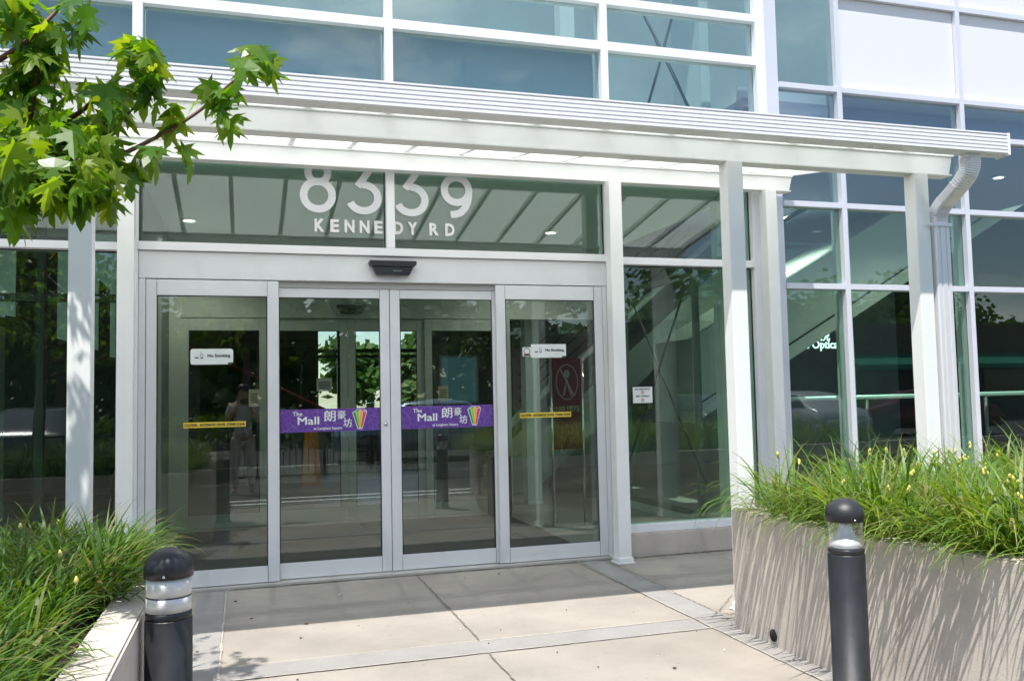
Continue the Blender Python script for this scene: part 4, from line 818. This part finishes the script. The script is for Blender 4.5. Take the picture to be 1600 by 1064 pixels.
# building across with green awning
ab = thing('store_building', 'low dark brick store with a green awning, mirrored in the right glass wall', 'building', (26, -24, -.3))
B(14, 40, -40, -24, -.3, 4.2).build('wall', mat('brown brick', (.14, .09, .07), .8, var=.2, vscale=3), ab); MB().prism([(-24, 2.9), (-22.6, 2.4), (-22.6, 2.2), (-24, 2.2)], 'x', 24, 39).build('awning', mat('green awning', (.02, .22, .14), .7), ab)
for i in range(6): B(16+i*3.9, 19+i*3.9, -23.99, -23.9, .1, 2.2).build('window', mat('store glass', (.03, .04, .05), .08), ab)
# stop sign
_p = px(1434, 574, 12.0); sx_, sz_ = _p.x, _p.z
ss = thing('stop_sign', 'red octagonal STOP sign on a thin post, mirrored in the right glass wall', 'sign', (sx_, -11.8, -.03))
MB().tube([(sx_, -11.8, -.03), (sx_, -11.8, sz_+.2)], .03, 8).build('post', SPOUT, ss)
MB().prism([(sx_+.2*cos(radians(22.5+45*i)), sz_+.2*sin(radians(22.5+45*i))) for i in range(8)], 'y', -11.77, -11.75).build('plate', RED, ss)
t_ = text('STOP', 0, 0, 0, .14, LETW, None, 'lettering', rz=pi); t_.parent = ss; t_.location = Vector((sx_, -11.745, sz_))-ss.location
# photographer
ph = thing('person', 'photographer in a grey shirt and pale trousers holding a camera to the face', 'person', (-.02, -7.56, -.03))
SKIN = mat('skin', (.45, .27, .19), .5); SHIRT = mat('grey shirt', (.45, .45, .47), .8); TROU = mat('pale trousers', (.45, .42, .38), .8); HAIR = mat('black hair', (.015, .012, .01), .5)
def skin(name, verts, edges, rad, m, parent, sub=2):
    me = bpy.data.meshes.new(name); me.from_pydata(verts, edges, []); o = bpy.data.objects.new(name, me); COL.objects.link(o)
    md = o.modifiers.new('s', 'SKIN'); o.modifiers.new('u', 'SUBSURF').levels = sub; o.modifiers['u'].render_levels = sub
    for i, r in enumerate(rad): me.skin_vertices[0].data[i].radius = (r, r) if not isinstance(r, tuple) else r
    me.skin_vertices[0].data[0].use_root = True; o.parent = parent; me.materials.append(m)
    dg = bpy.context.evaluated_depsgraph_get(); dg.update(); me2 = bpy.data.meshes.new_from_object(o.evaluated_get(dg)); o.modifiers.clear(); o.data = me2
    me2.materials.clear(); me2.materials.append(m)
    for p in me2.polygons: p.use_smooth = True
    return o
# coordinates relative to the empty: feet z=0, head centre about z=1.60, face towards +Y (the doors)
V_ = [(0, 0, .92), (0, .0, 1.10), (0, .0, 1.30), (0, .01, 1.42), (0, .02, 1.49), (0, .05, 1.58), (0, .04, 1.66),
      (.10, 0, .88), (.12, .02, .50), (.13, -.02, .10), (.14, .10, .04), (-.10, 0, .88), (-.12, .02, .50), (-.13, -.02, .10), (-.14, .10, .04),
      (.17, 0, 1.38), (.24, .06, 1.16), (.09, .20, 1.42), (-.17, 0, 1.38), (-.24, .06, 1.16), (-.09, .20, 1.42)]
E_ = [(0, 1), (1, 2), (2, 3), (3, 4), (4, 5), (5, 6), (0, 7), (7, 8), (8, 9), (9, 10), (0, 11), (11, 12), (12, 13), (13, 14), (3, 15), (15, 16), (16, 17), (3, 18), (18, 19), (19, 20)]
Rr_ = [.13, .12, .13, .11, .05, .085, .09, .085, .06, .042, .04, .085, .06, .042, .04, .062, .042, .03, .062, .042, .03]
skin('body', V_, E_, Rr_, SKIN, ph)
skin('shirt', [(0, 0, .86), (0, 0, 1.10), (0, 0, 1.30), (0, .0, 1.41), (.175, 0, 1.375), (.225, .045, 1.22), (-.175, 0, 1.375), (-.225, .045, 1.22)], [(0, 1), (1, 2), (2, 3), (3, 4), (4, 5), (3, 6), (6, 7)], [.155, .15, .155, .12, .078, .065, .078, .065], SHIRT, ph)
skin('trousers', [(0, 0, .95), (.10, 0, .84), (.12, .02, .50), (.13, -.02, .10), (-.10, 0, .84), (-.12, .02, .50), (-.13, -.02, .10)], [(0, 1), (1, 2), (2, 3), (0, 4), (4, 5), (5, 6)], [.14, .105, .078, .062, .105, .078, .062], TROU, ph)
h = MB(); h.lathe([(.088, -.02), (.098, .03), (.092, .075), (.06, .115), (.004, .128)], (0, .015, 1.63), 20); h.build('hair', HAIR, None).parent = ph
for s_ in (-1, 1):
    vs = [(s_*.09, .20, 1.42), (s_*.075, .205, 1.49)]; ed = [(0, 1)]; rd = [.026, .03]
    for f in range(4): b0 = len(vs); vs += [(s_*(.085-.012*f), .215, 1.53), (s_*(.070-.012*f), .235-.004*f, 1.565-.012*f), (s_*(.055-.010*f), .222, 1.575-.018*f)]; ed += [(1, b0), (b0, b0+1), (b0+1, b0+2)]; rd += [.0095, .0085, .0075]
    b0 = len(vs); vs += [(s_*.05, .195, 1.505), (s_*.04, .20, 1.535)]; ed += [(1, b0), (b0, b0+1)]; rd += [.011, .009]
    skin('hand', vs, ed, rd, SKIN, ph, 1)
cb = thing('camera_body', 'black camera held at the photographer\'s face', 'camera', (0, -7.36, 1.44)); B(-.07, .07, -7.37, -7.325, 1.395, 1.485).build('housing', BLACKM, cb, bev=.006)
